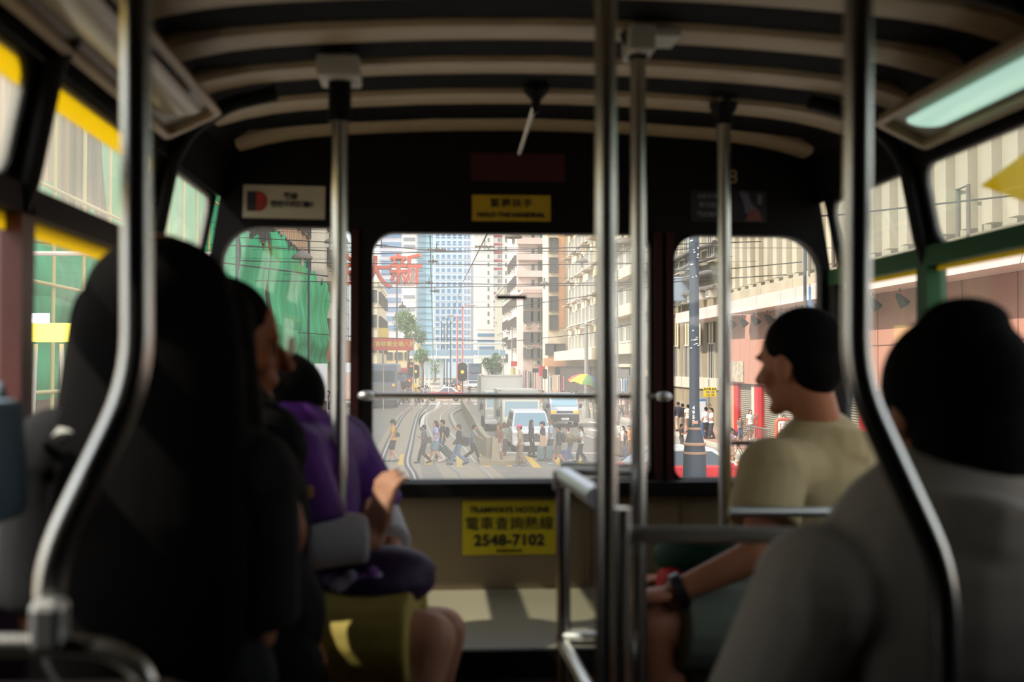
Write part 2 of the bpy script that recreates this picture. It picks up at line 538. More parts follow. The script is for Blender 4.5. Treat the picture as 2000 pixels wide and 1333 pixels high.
# fluorescent lights under the cove
def cove_light(side, lit, label):
    X = lambda hw: CX + side * hw
    root = empty('ceiling_light', (X(.75), 1.85, Zr(.52)), label=label, category='ceiling light')
    a0, a1 = Vector((X(.81), 0, Zr(.475))), Vector((X(.695), 0, Zr(.53)))
    u = (a1 - a0); L = u.length; u.normalize(); nrm = Vector((-u.z, 0, u.x)) if side < 0 else Vector((u.z, 0, -u.x))
    if nrm.z > 0: nrm = -nrm
    y0, y1 = 1.25, 2.36
    def fn(a, b, w): 
        p = a0 + u * b + nrm * w; return (p.x - root.location.x, a - root.location.y, p.z - root.location.z)
    MB().plate(rrect(y0, y1, 0, L, .018), [rrect(y0 + .02, y1 - .02, .014, L - .014, .012)], -.006, .012, fn).build('frame', M_rib, root)
    MB().prism(rrect(y0 + .01, y1 - .01, .006, L - .006, .012), -.02, -.004, fn).build('tray', mat('lamp_tray', (120, 112, 96), .35), root)
    if lit:
        md = mat('lit_tube', (230, 255, 245), .3, emit=(176, 222, 204), estr=.42)
    else:
        md = mat('unlit_tube', (150, 140, 122), .25)
    MB().tube([fn(y0 + .22, L * .5, .004), fn(y1 - .14, L * .5, .004)], .046, 16, flat=.3).build('tube_cover', md, root, smooth=True)
    return root
cove_light(-1, False, 'unlit frosted lamp in a cream frame under the left roof curve')
cove_light(1, True, 'glowing mint white lamp in a cream frame under the right roof curve')

# poles ------------------------------------------------------------
def pole(name, pts, r, label, cat='pole', bracket=None, m=None, rr=.06):
    p0 = Vector(pts[-1])
    root = empty(name, p0, label=label, category=cat)
    MB().tube([p - p0 for p in smooth_path(pts, rr)], r, 16).build('tube', m or M_steel, root, smooth=True)
    return root
def ceil_z(x):
    hw = abs(x - CX)
    for (p, q), (r, s) in zip(PROF[:-1], PROF[1:]):
        if r <= hw <= p: return Zr(q + (s - q) * (p - hw) / (p - r))
    return Zr(.6)
def vpole(u, Y, r, label, bottom=None, flange=.035, white=False):
    p = atY(u, 714, Y)
    zt = ceil_z(p.x) + .02; zb = FLOOR if bottom is None else bottom
    root = empty('grab_pole', (p.x, Y, zb), label=label, category='pole')
    MB().tube([(0, 0, 0), (0, 0, zt - zb)], r, 16).build('tube', M_steel, root, smooth=True)
    mb = MB()
    if white:
        mb.box((0, 0, zt - zb - .045), (.085, .11, .045))
        mb.build('ceiling_bracket', M_wht, root, bevel=.006)
        MB().tube([(0, 0, zt - zb - .15), (0, 0, zt - zb - .06)], r + .007, 16).build('collar', M_black, root, smooth=True)
    else:
        mb.lathe([(.012, 0), (flange, 0), (flange * .9, -.012), (r + .004, -.03), (r + .004, -.05)], (0, 0, zt - zb - .02)).build('flange', M_dark, root, smooth=True)
    return root
near_l = atY(268, 714, 1.15)
pole('seat_pole', [atY(266, -60, 1.15), atY(268, 745, 1.15), atY(100, 1090, 1.15), atY(96, 1225, 1.15)], .0155,
     'thick steel pole at far left that bends outward below', rr=.05)
pole('seat_pole', [atY(1677, -60, 1.2), atY(1672, 745, 1.2), atY(1845, 1120, 1.2), atY(1850, 1420, 1.2)], .0155,
     'thick steel pole at far right that bends over the grey shirt', rr=.05)
vpole(662, 2.32, .0165, 'grab pole with a white ceiling box left of the middle window', white=True)
vpole(1184, 1.65, .0165, 'tallest grab pole in front of the right part of the middle window')
vpole(1247, 2.15, .0155, 'grab pole on a pale bracket just right of the tallest pole')
vpole(1415, 2.66, .0165, 'thin grab pole in front of the right front window')
# pale angled bracket of the fourth pole
b = MB(); p = atY(1247, 75, 2.15)
b.box((0, 0, 0), (.05, .10, .05)); b.box((.045, 0, .012), (.06, .09, .018))
bb = b.build('roof_bracket', M_wht, bevel=.004, loc=(p.x, 2.15, p.z - .01)); tag(bb, 'pale angled bracket joining a grab pole to the fourth roof rib', 'bracket')

# stair guard rail
gx, gy = .262, 2.30
r_ = .0145
root = empty('stair_guard_rail', (gx, gy, FLOOR), label='steel guard rail frame round the stair well under the middle window', category='rail')
def gz(z): return Zr(z) - FLOOR
MB().tube([(0, 0, 0), (0, 0, gz(-.215))], r_, 14).build('post', M_steel, root, smooth=True)
MB().tube([(0, 0, gz(-.224)), (.012, -.40, gz(-.224))], r_ + .004, 14).build('top_rail', mat('bright_steel', (225, 228, 235), .35, metal=.8), root, smooth=True)
MB().tube([(0, 0, gz(-.57)), (.012, -.65, gz(-.57))], r_, 14).build('lower_rail', M_steel, root, smooth=True)
MB().tube([(0, 0, gz(-.212)), (.13, -.13, gz(-.205))], r_, 14).build('top_rail', M_steel2, root, smooth=True)
MB().tube([(0, 0, gz(-.557)), (.13, -.13, gz(-.53))], r_, 14).build('lower_rail', M_steel2, root, smooth=True)
MB().tube([(-.02, 0, gz(-.235)), (.02, 0, gz(-.235))], .02, 14).build('joint', M_steel2, root, smooth=True)
MB().tube([(.012, -.65, 0), (.012, -.65, gz(-.21))], r_, 14).build('post', M_steel, root, smooth=True)
# seat back rails on the right
def hrail(name, a, b, r, label, cat='rail', down=None):
    a, b = Vector(a), Vector(b)
    root = empty(name, a, label=label, category=cat)
    MB().tube([(0, 0, 0), b - a], r, 14).build('tube', M_steel2, root, smooth=True)
    for q in ((a, b) if down is None else down):
        MB().tube([q - a + Vector((0, 0, 0)), Vector((q.x - a.x, q.y - a.y, FLOOR - a.z))], r * .9, 12).build('post', M_steel2, root, smooth=True)
    return root
a = atY(1203, 1045, 1.66); b = atY(1700, 1047, 1.66)
hrail('seat_back_rail', a, b, .0125, 'steel seat back rail running right from the tallest pole', down=[b])
a = atY(1424, 1000, 2.28); b = atY(1706, 1001, 2.28)
hrail('seat_back_rail', a, b, .0105, 'thin greenish steel rail behind the beige T-shirt', down=[b])
# front window guard rail with end knobs
a = atY(716, 773, FY - .09); b = atY(1296, 775, FY - .09)
root = empty('window_guard_rail', a, label='horizontal steel rail across the middle front window', category='rail')
MB().tube([(0, 0, 0), b - a], .0085, 14).build('tube', M_steel, root, smooth=True)
for q in (a, b):
    MB().ell(q - a, (.024, .018, .013)).build('knob', M_steel2, root, smooth=True)
    MB().tube([q - a, q - a + Vector((0, .1, 0))], .008, 10).build('stub', M_steel, root, smooth=True)
# hanging strap rod near the middle of the roof
a = atY(1047, 196, 2.62); b = atY(1014, 300, 2.75)
root = empty('hanging_rod', a, label='short slanting steel rod hanging from the roof above the red plate', category='rod')
MB().tube([(0, 0, 0), b - a], .0065, 12, r2=.004).build('tube', M_steel, root, smooth=True)
MB().lathe([(.03, .03), (.03, .02), (.012, 0), (.008, -.03)]).build('mount', M_black, root, smooth=True)

# signs on the front wall ------------------------------------------
def sign(name, u0, v0, u1, v1, col, label, tilt=0, border=None):
    a, b = atY(u0, v0, FY), atY(u1, v1, FY)
    w, h = b.x - a.x, a.z - b.z
    root = empty(name, ((a.x + b.x) / 2, FY - .001, (a.z + b.z) / 2), label=label, category='sign')
    root.rotation_euler = (0, tilt, 0)
    MB().box((0, -.0015, 0), (w, .003, h)).build('board', col, root, bevel=.0005)
    return root, w, h
RX = (pi / 2, 0, 0)
M_ink = mat('black_ink', (16, 14, 12), .6)
M_cream = mat('cream_paper', (176, 164, 140), .5)
r, w, h = sign('advert_card', 475, 362, 635, 428, M_cream, 'white advert card with a dark red round picture over the left front window', tilt=radians(.8))
MB().prism(rrect(-w * .45, -w * .20, -h * .30, h * .30, h * .28), -.004, -.0032, lambda a, b, c: (a, c, b)).build('picture', mat('picture_red', (150, 44, 26), .5, noise=.7, nscale=40), r)
MB().prism(rrect(-w * .45, -w * .34, -h * .30, h * .30, h * .05), -.0046, -.004, lambda a, b, c: (a, c, b)).build('picture_edge', mat('picture_dark', (40, 34, 40), .5, noise=.5, nscale=60), r)
text('lettering', '歡迎', h * .2, (w * .08, -.0045, h * .16), RX, M_ink, r, bold=.0006)
text('lettering', '齊來參與活動！', h * .2, (w * .12, -.0045, -h * .08), RX, M_ink, r, bold=.0006)
r, w, h = sign('handrail_notice', 922, 381, 1075, 433, mat('sign_yellow_dull', (178, 146, 26), .5), 'yellow HOLD THE HANDRAIL notice above the middle front window')
text('lettering', '緊握扶手', h * .36, (0, -.0045, h * .17), RX, M_ink, r, width=1.35, bold=.0003)
text('lettering', 'HOLD THE HANDRAIL', h * .26, (0, -.0045, -h * .28), RX, M_ink, r, bold=.0006)
r, w, h = sign('red_plate', 920, 299, 1103, 355, mat('dark_red_plate', (58, 6, 8), .5), 'plain dark red plate above the yellow handrail notice')
r, w, h = sign('advert_card', 1348, 372, 1496, 434, mat('dark_advert', (22, 22, 30), .4), 'dark advert card with a pale figure over the right front window')
text('lettering', '全新優惠', h * .18, (-w * .27, -.0045, h * .3), RX, mat('pale_ink', (110, 110, 116), .5), r, bold=.0004)
text('lettering', '即日起', h * .2, (-w * .27, -.0045, h * .02), RX, mat('pale_ink', (110, 110, 116), .5), r, bold=.0004)
text('lettering', '歡迎查詢', h * .18, (-w * .27, -.0045, -h * .28), RX, mat('pale_ink', (110, 110, 116), .5), r, bold=.0004)
m = MB(); fl = lambda a, b, c: (a, c, b)
m.prism([(w * .14, h * .45), (w * .2, h * .1), (w * .22, -h * .2), (w * .32, -h * .35), (w * .38, -h * .1), (w * .3, h * .1), (w * .26, h * .4), (w * .2, h * .48)], -.0045, -.0035, fl)
m.build('figure', mat('figure_pale', (90, 90, 100), .5), r)
MB().prism([(w * .22, -h * .48), (w * .28, -h * .15), (w * .40, -h * .12), (w * .44, -h * .48)], -.0052, -.0046, fl).build('figure_pink', mat('figure_pink', (116, 64, 56), .5), r)
MB().prism(rrect(w * .38, w * .44, h * .05, h * .4, h * .05), -.0052, -.0046, fl).build('figure_hand', mat('figure_pale', (90, 90, 100), .5), r)
p = atY(1431, 347, FY)
t = text('fleet_number', '8', .055, (p.x, FY - .003, p.z), RX, mat('pale_gold', (150, 130, 96), .5)); tag(t, 'small pale figure 8 above the dark advert card', 'number')
r, w, h = sign('hotline_notice', 903, 978, 1085, 1082, mat('sign_yellow', (176, 158, 10), .5), 'yellow TRAMWAYS HOTLINE notice on the beige panel under the middle window')
r.location.y = FY - .006
text('lettering', 'TRAMWAYS HOTLINE', h * .15, (0, -.0045, h * .32), RX, M_ink, r, bold=.0006)
text('lettering', '電車查詢熱線', h * .27, (0, -.0045, h * .06), RX, M_ink, r, width=1.04)
text('lettering', '2548-7102', h * .28, (0, -.0045, -h * .24), RX, M_ink, r, width=1.08, bold=.0015)
text('lettering', '香港電車有限公司', h * .06, (0, -.0045, -h * .43), RX, M_ink, r)
# window latches
for (u0, u1, v, lab) in ((969, 1029, 581, 'dark pull handle on the pane of the middle front window'), (1420, 1486, 866, 'grey pull handle low on the right front window')):
    a, b = atY(u0, v, FY - .01), atY(u1, v, FY - .01)
    c = (a + b) / 2
    root = empty('pull_bar', (c.x, FY + .018, c.z), label=lab, category='pull bar')
    MB().box((0, -.024, 0), (b.x - a.x, .012, .013)).build('grip', mat('latch', (60, 52, 48) if u0 < 1000 else (120, 120, 122), .4), root, bevel=.004)
    MB().box((-.02, -.009, 0), (.012, .018, .010)).build('foot', M_black, root)

# seats ------------------------------------------------------------
def bench(x0, x1, y0, y1, zs, label, back=None):
    root = empty('passenger_bench', ((x0 + x1) / 2, (y0 + y1) / 2, FLOOR), label=label, category='bench')
    cx, cy = (x0 + x1) / 2, (y0 + y1) / 2
    MB().box((0, 0, zs - .02), (x1 - x0, y1 - y0, .04)).build('seat', M_seat, root, bevel=.012)
    for sx in (-1, 1):
        MB().tube([(sx * (x1 - x0) * .4, 0, 0), (sx * (x1 - x0) * .4, 0, zs - .03)], .014, 10).build('leg', M_steel2, root, smooth=True)
    if back:
        bx, by, bw, bd, z0, z1 = back
        MB().box((bx - cx, by - cy, (z0 + z1) / 2 - FLOOR), (bw, bd, z1 - z0)).build('backrest', M_seat, root, bevel=.03)
    return root
# near left seat back with chrome hoop
root = empty('passenger_bench', (-.42, 1.12, FLOOR), label='dark seat with a curved steel hoop at bottom left', category='bench')
p0 = Vector((-.42, 1.12, FLOOR))
MB().box((.0, 1.10 - 1.12, Zr(-.30) - FLOOR - .18), (.38, .04, .36)).build('backrest', M_seat, root, bevel=.02)
hp = [atY(-60, 1262, 1.12), atY(150, 1262, 1.12), atY(225, 1275, 1.12), atY(285, 1320, 1.12), atY(300, 1420, 1.12)]
MB().tube([p - p0 for p in smooth_path(hp, .05)], .012, 14).build('hoop', M_steel, root, smooth=True)
c = atY(97, 1222, 1.12) - p0
MB().box(c, (.032, .035, .05)).build('clamp', M_steel2, root, bevel=.008)
MB().box((0, .2, .44), (.38, .4, .05)).build('seat', M_seat, root, bevel=.015)
MB().tube([(-.15, .2, 0), (-.15, .2, .43)], .014, 10).build('leg', M_steel2, root, smooth=True)
MB().tube([(.02, .2, 0), (.02, .2, .43)], .014, 10).build('leg', M_steel2, root, smooth=True)
# near right seat back
root = empty('passenger_bench', (.72, 1.22, FLOOR), label='dark seat under the passenger in the grey shirt at bottom right', category='bench')
MB().box((.02, .12, .45), (.62, .5, .05)).build('seat', M_seat, root, bevel=.015)
MB().box((.02, -.12, .62), (.62, .04, .3)).build('backrest', M_seat, root, bevel=.015)
for sx in (-.2, .24): MB().tube([(sx, .12, 0), (sx, .12, .43)], .014, 10).build('leg', M_steel2, root, smooth=True)
bench(.74, 1.11, 2.12, 2.88, .46, 'side bench under the man in the beige T-shirt')
bench(-.61, -.22, 2.12, 2.42, .46, 'side bench under the passenger in the purple jacket')
# ================================================================== THE STREET AHEAD
M_road = mat('asphalt', (142, 136, 126), .85, noise=.16, nscale=1.6, spec=.2)
M_bed = mat('track_concrete', (168, 156, 136), .85, noise=.14, nscale=2.5, spec=.2)
M_pave = mat('pavement_brick', (150, 122, 108), .85, noise=.15, nscale=3)
M_kerb = mat('kerb_stone', (176, 172, 160), .8)
M_white = mat('road_white', (226, 224, 214), .7, noise=.1, nscale=4)
M_yellow = mat('road_yellow', (226, 186, 74), .7, noise=.15, nscale=5)
M_rail = mat('tram_rail_steel', (176, 172, 166), .3, metal=.9)
M_groove = mat('rail_groove', (70, 64, 58), .7)
MB().bb(-60, 70, -30, 620, -.3, 0).build('road', M_road, kind='structure')
MB().bb(-10.5, -7.2, -10, 96, -.02, .15).build('pavement_left', M_pave, kind='structure')
MB().bb(-60, -7.2, 120, 500, -.02, .15).build('pavement_left_far', M_pave, kind='structure')
MB().bb(12.9, 60, -10, 98, -.02, .15).build('pavement_right', M_pave, kind='structure')
MB().bb(12.9, 60, 116, 500, -.02, .15).build('pavement_right_far', M_pave, kind='structure')
for x, y0, y1 in ((-7.2, -10, 96), (12.75, -10, 98), (-7.2, 120, 300), (12.75, 116, 300)):
    MB().bb(x, x + .15, y0, y1, 0, .16).build('kerb', M_kerb, kind='structure')

def strip(pts, w, z0, z1, nsub=6):
    """ribbon along ground points, smoothed"""
    P = [Vector((p.x, p.y, 0)) for p in pts]
    Q = []
    for i in range(len(P) - 1):
        a, b, c, d = P[max(i - 1, 0)], P[i], P[i + 1], P[min(i + 2, len(P) - 1)]
        for k in range(nsub):
            t = k / nsub
            Q.append(.5 * ((2 * b) + (c - a) * t + (2 * a - 5 * b + 4 * c - d) * t * t + (3 * b - a - 3 * c + d) * t ** 3))
    Q.append(P[-1])
    m = MB(); vs = []
    for i, q in enumerate(Q):
        t = (Q[min(i + 1, len(Q) - 1)] - Q[max(i - 1, 0)]).normalized()
        n = Vector((t.y, -t.x, 0)) * (w / 2)
        vs += [q - n + Vector((0, 0, z0)), q + n + Vector((0, 0, z0)), q + n + Vector((0, 0, z1)), q - n + Vector((0, 0, z1))]
    fs = []
    for i in range(len(Q) - 1):
        for a, b in ((0, 1), (1, 2), (2, 3), (3, 0)):
            fs.append((i * 4 + a, i * 4 + b, i * 4 + 4 + b, i * 4 + 4 + a))
    fs += [(0, 1, 2, 3), tuple(range(len(Q) * 4 - 1, len(Q) * 4 - 5, -1))]
    return m.add(vs, fs)
G = lambda L: [ground(u, v) for u, v in L if v > 741]
RA0 = [(722, 950), (743, 905), (757, 870), (773, 836), (788, 812), (812, 790), (824, 770), (831, 745), (835, 730), (836.5, 722)]
RA1 = [(812, 950), (796, 905), (802, 871), (810, 832), (818, 808), (834, 790), (838, 770), (840, 745), (840, 730), (839.5, 722)]
RB0 = [(912, 950), (875, 908), (852, 868), (833, 828), (838, 810), (858, 797), (862, 783), (854, 760), (846, 735), (843, 722)]
RB1 = [(972, 950), (929, 905), (900, 868), (864, 830), (862, 811), (878, 797), (876, 783), (864, 760), (851, 735), (845.5, 722)]
RAILS = [('leftmost rail, left rail of the far tram track', RA0), ('right rail of the left tram track', RA1), ('left rail of the tram\'s own track', RB0), ('right rail of the tram\'s own track, beside the barrier wall', RB1)]
for i, (lab, L) in enumerate(RAILS):
    g = G(L)
    g = [Vector((g[0].x + (g[0].x - g[1].x) * .4, 12, 0))] + g
    strip(g, .30, .001, .006).build('rail_groove_band', M_groove if i in (0, 1) else M_bed, kind='structure')
    o = strip(g, .075, .004, .022).build('tram_rail', M_rail); tag(o, lab, 'rail')
# concrete bed of the tracks
mid = lambda A, B: [(a + b) / 2 for a, b in zip(G(A), G(B))]
for A, B in ((RA0, RA1), (RB0, RB1)):
    strip(mid(A, B), 2.0, -.01, .0015).build('track_bed_surface', M_bed, kind='structure')
strip(G([(825, 835), (831, 812), (852, 800), (858, 785)]), .35, .002, .005).build('road_band', M_white, kind='structure')
strip(G([(892, 840), (882, 812), (902, 799), (908, 788)]), .22, .002, .12).build('kerb_white', M_kerb, kind='structure')

def quad(pts, m, name='road_marking', z=.004):
    P = [ground(u, v) for u, v in pts]
    o = MB()
    n = len(P)
    vs = [(p.x, p.y, z - .006) for p in P] + [(p.x, p.y, z) for p in P]
    o.add(vs, [tuple(range(n)), tuple(range(2 * n - 1, n - 1, -1))] + [(i, (i + 1) % n, (i + 1) % n + n, i + n) for i in range(n)])
    return o.build(name, m, kind='structure')
# yellow crossing bars
for q in ([(782, 888), (796, 888), (792, 909), (776, 909)], [(741, 887), (749, 887), (737, 902), (729, 902)], [(831, 888), (845, 888), (845, 908), (829, 908)],
          [(892, 888), (902, 888), (903, 912), (892, 912)], [(932, 888), (945, 887), (958, 911), (946, 912)], [(984, 892), (993, 892), (1002, 911), (991, 912)],
          [(1025, 891), (1036, 891), (1058, 914), (1041, 914)], [(1076, 894), (1090, 893), (1107, 914), (1094, 914)], [(1121, 896), (1132, 895), (1149, 913), (1136, 914)],
          [(1370, 905), (1390, 905), (1420, 925), (1395, 926)], [(1427, 902), (1437, 901), (1492, 928), (1470, 930)], [(1408, 916), (1424, 915), (1460, 927), (1440, 929)],
          [(1472, 906), (1486, 903), (1520, 912), (1500, 914)], [(1180, 896), (1192, 896), (1212, 914), (1198, 914)]):
    quad(q, M_yellow, 'crossing_bar_marking')
for q in ([(770, 788), (900, 788), (902, 790.5), (768, 790.5)], [(925, 788), (948, 788), (948, 790.5), (925, 790.5)], [(990, 884), (1180, 885), (1180, 886.5), (990, 885.5)],
          [(1378, 897), (1500, 901), (1500, 902.3), (1378, 898.2)], [(1145, 850), (1160, 855), (1160, 857), (1144, 852)], [(1150, 838), (1168, 841), (1168, 843), (1150, 840)],
          [(1150, 824), (1166, 826), (1166, 827.5), (1150, 825.5)], [(1367, 864), (1378, 866), (1378, 867), (1367, 865)], [(820, 796), (832, 803), (834, 803), (823, 796)],
          [(870, 752), (948, 752), (950, 754), (868, 754)], [(836, 755), (862, 755), (862, 756.2), (836, 756.2)]):
    quad(q, M_white, 'line_marking')
quad([(1145, 798), (1170, 798), (1172, 806), (1147, 806)], M_yellow, 'box_marking')
quad([(936, 792), (949, 792), (949, 799), (937, 799)], M_yellow, 'box_marking')

# concrete barrier between tracks and oncoming lanes
M_conc = mat('barrier_concrete', (160, 148, 122), .8, noise=.12, nscale=3)
pts = [ground(955, 902), ground(940, 880), ground(925, 845), ground(908, 812), ground(902, 795)]
strip(pts, .22, -.01, .92).build('concrete_barrier', M_conc, label='low concrete barrier wall curving between the tram tracks and the oncoming cars', category='barrier')
p = ground(968, 900)
o = MB().box((0, 0, .08), (1.6, 2.2, .18)).box((-.2, 0, .55), (.34, 1.9, .85), taper=.6).build('barrier_end', M_conc, loc=(p.x + .1, p.y - 1.1, 0)); tag(o, 'flared concrete end block of the barrier wall at the crossing', 'barrier')

# ------------------------------------------------------------------ buildings
M_glassd = mat('window_glass_dark', (92, 104, 108), .15, spec=.8)
M_glassb = mat('window_glass_blue', (96, 132, 166), .12, spec=.9)
M_frame = mat('window_frame_white', (206, 202, 190), .5)
M_frameb = mat('window_frame_bronze', (96, 92, 84), .5)
M_ac = mat('air_conditioner_white', (206, 202, 190), .5)
def win_mesh(w, h, frame, glass, bars=1, deep=.08, ledge=False):
    m = MB(); t = min(.07, w * .08) + .02
    m.cur = 0
    m.bb(-w / 2, w / 2, -deep, .03, h / 2 - t, h / 2); m.bb(-w / 2, w / 2, -deep, .03, -h / 2, -h / 2 + t)
    m.bb(-w / 2, -w / 2 + t, -deep, .03, -h / 2 + t, h / 2 - t); m.bb(w / 2 - t, w / 2, -deep, .03, -h / 2 + t, h / 2 - t)
    for i in range(bars):
        x = -w / 2 + w * (i + 1) / (bars + 1); m.bb(x - t * .35, x + t * .35, -deep * .8, .03, -h / 2 + t, h / 2 - t)
    if ledge: m.bb(-w / 2 - .1, w / 2 + .1, -deep - .25, .03, -h / 2 - .1, -h / 2)
    m.cur = 1
    m.bb(-w / 2 + t, w / 2 - t, -deep * .4, .02, -h / 2 + t, h / 2 - t)
    return m.mesh('window', [frame, glass])
def ac_mesh():
    m = MB(); m.cur = 0; m.bb(-.4, .4, -.5, 0, -.22, .22); m.cur = 1
    m.bb(-.33, .33, -.51, -.5, -.15, .15); m.bb(-.5, .5, -.6, 0, .24, .28)
    return m.mesh('air_conditioner', [M_ac, mat('vent_grey', (120, 120, 112), .6)])
AC = ac_mesh()
def place(me, name, parent, loc, rz, **tags):
    o = bpy.data.objects.new(name, me); COL.objects.link(o); o.parent = parent
    o.location = loc; o.rotation_euler = (0, 0, rz)
    for k, w in tags.items():
        if w: o[k] = w
    return o
class Bld:
    def __init__(s, x0, x1, y0, y1, z1, wall, label, name='building', z0=0.0, parapet=.5):
        s.c = ((x0 + x1) / 2, (y0 + y1) / 2)
        s.x0, s.x1, s.y0, s.y1, s.z0, s.z1 = x0, x1, y0, y1, z0, z1
        s.root = empty(name, (s.c[0], s.c[1], z0), label=label, category='building')
        m = MB().box((0, 0, (z1 - z0) / 2), (x1 - x0, y1 - y0, z1 - z0))
        m.build('wall', wall, s.root)
        if parapet:
            MB().box((0, 0, z1 - z0 + parapet / 2), (x1 - x0 + .2, y1 - y0 + .2, parapet)).build('parapet', wall, s.root)
        s.n = 0
    def loc(s, x, y, z): return (x - s.c[0], y - s.c[1], z - s.z0)
    def on(s, face, t, z, off=0.0):
        """point on a face: 'w' = facing -X, 'e' = facing +X, 's' = facing the camera"""
        if face == 'w': return s.loc(s.x0 - off, t, z), -pi / 2
        if face == 'e': return s.loc(s.x1 + off, t, z), pi / 2
        return s.loc(t, s.y0 - off, z), 0.0
    def win(s, face, ts, zs, me, nm='window', off=0.0, skip=0.0, ac=0.0, cap=100):
        for z in zs:
            for t in ts:
                if random.random() < skip: continue
                if s.n >= cap: return
                l, r = s.on(face, t, z, off); place(me, nm, s.root, l, r); s.n += 1
                if random.random() < ac and nm == 'window':
                    l, r = s.on(face, t + random.uniform(-.3, .3), z - 1.25, off); place(AC, 'air_conditioner', s.root, l, r)
    def band(s, face, t0, t1, z0, z1, out, m, name='balcony', bevel=0):
        if face == 'w': o = MB().box((0, 0, 0), (out, abs(t1 - t0), z1 - z0)); l = s.loc(s.x0 - out / 2, (t0 + t1) / 2, (z0 + z1) / 2)
        elif face == 'e': o = MB().box((0, 0, 0), (out, abs(t1 - t0), z1 - z0)); l = s.loc(s.x1 + out / 2, (t0 + t1) / 2, (z0 + z1) / 2)
        else: o = MB().box((0, 0, 0), (abs(t1 - t0), out, z1 - z0)); l = s.loc((t0 + t1) / 2, s.y0 - out / 2, (z0 + z1) / 2)
        return o.build(name, m, s.root, loc=l)
def fr(a, b, n): return [a + (b - a) * (i + .5) / n for i in range(n)]
def ux(u, Y): return atY(u, 714, Y).x
def vz(v, Y, u=900): return atY(u, v, Y).z
def uY(u, X): return atX(u, 714, X).y

# --- glass tower straight ahead
TY = 345.0
b = Bld(ux(847, TY), ux(905, TY), TY, TY + 30, vz(380, TY), mat('tower_pale_blue', (196, 214, 224), .4), 'tall pale blue office tower with a square window grid, straight ahead', name='office_tower')
wm = win_mesh(1.15, 1.45, mat('tower_frame', (176, 200, 214), .4), mat('tower_glass', (92, 138, 176), .2, spec=.8), bars=0, deep=.05)
rows = [vz(462 + i * 13.4, TY) for i in range(19)]
b.win('s', fr(b.x0 + .3, b.x1 - .2, 5), rows, wm, cap=95)
b.band('e', TY, TY + 28, 0, b.z1, 4.2, mat('tower_white', (214, 220, 226), .4), 'side_wing')
m2 = win_mesh(.75, 1.45, mat('tower_frame', (176, 200, 214), .4), mat('tower_glass_pale', (140, 164, 186), .2), bars=0, deep=.05)
mst = MB()
mst.cur = 0
for z in rows:
    for k in range(4):
        mst.box((b.x1 + .55 + k * 1.02 - b.c[0], -15 - .03, z - .0), (.66, .1, 1.45))
mst.build('side_window_grid', mat('tower_glass_pale', (140, 164, 186), .2), b.root, kind='stuff')
mst = MB()
for i in range(40):
    mst.box((0, -15.05, 8 + i * 2.2), (b.x1 - b.x0, .06, .12))
mst.build('floor_lines', mat('tower_white', (214, 220, 226), .4), b.root)
# --- blue green glass tower beside it
b = Bld(ux(811, 352), ux(845, 352) - .2, 352, 380, vz(385, 352), mat('teal_glass', (126, 158, 174), .2, spec=.9, noise=.12, nscale=.3), 'blue green glass tower left of the gridded tower', name='office_tower', parapet=0)
for i in range(36):
    pass
b.band('s', ux(832, 352), ux(846, 352), 0, b.z1, .25, mat('teal_glass_light', (140, 180, 192), .2, spec=.9), 'curtain_wall')
m = MB()
for i in range(30): m.box((0, -14.35, 6 + i * 2.0), (b.x1 - b.x0, .15, .14))
m.build('floor_lines', mat('teal_line', (92, 122, 138), .4), b.root)
# --- white towers at left
b = Bld(ux(740, 300), ux(786, 300), 300, 320, vz(390, 300), mat('pale_grey_wall', (186, 190, 200), .6), 'pale grey tower with long window bands behind the red characters', name='office_tower')
for z in [vz(v, 300) for v in (460, 478, 496, 514, 532, 550, 568, 586, 604, 622, 640)]:
    b.band('s', b.x0 + .6, b.x1 - .4, z - .8, z + .5, .12, M_glassb, 'window_band')
b = Bld(ux(786, 292), ux(812, 292), 292, 320, vz(390, 292), mat('white_wall', (226, 222, 214), .6), 'narrow white tower with thin window bands left of the teal tower', name='office_tower')
for z in [vz(v, 292) for v in (468, 482, 530, 545, 580, 605, 630, 660)]:
    b.band('s', b.x0 + .2, b.x1 - .2, z - .5, z + .4, .12, mat('grey_glass', (140, 146, 156), .3), 'window_band')
# --- tower with red panels at right
TY2 = 290
b = Bld(ux(926, TY2), ux(994, TY2), TY2, TY2 + 25, vz(390, TY2), mat('pale_stone_wall', (204, 206, 200), .7, noise=.05), 'pale residential tower with red panels between its windows', name='apartment_tower')
wmr = win_mesh(.62, 1.2, M_frame, M_glassd, bars=0, deep=.05)
wmr2 = win_mesh(1.3, 1.25, M_frame, M_glassd, bars=2, deep=.05)
zs = [vz(469 + i * 16.0, TY2) for i in range(14)]
b.win('s', [ux(954, TY2)], zs, wmr); b.win('s', [ux(976, TY2)], zs, wmr2); b.win('s', [ux(988, TY2)], zs, wmr)
for i, z in enumerate(zs):
    b.band('s', ux(963, TY2), ux(981, TY2), z + .72, z + 1.35, .08, mat('red_panel', (158, 78, 84), .6) if i not in (5, 6) else mat('grey_panel', (150, 148, 148), .6), 'red_panel')
b.band('s', ux(962.5, TY2), ux(964, TY2), 0, b.z1, .3, mat('pale_stone_wall', (204, 206, 200), .7), 'rib')
# --- white low block under it, with blue glass
b = Bld(ux(930, 255), ux(975, 255), 255, 270, vz(636, 230), mat('white_wall', (226, 222, 214), .6), 'low white block at the street end, left of the grey tenement', name='building')
for v in (648, 662, 676): b.band('s', b.x0 + .3, b.x1 - .3, vz(v, 230) - .35, vz(v, 230) + .35, .1, M_glassb, 'window_band')
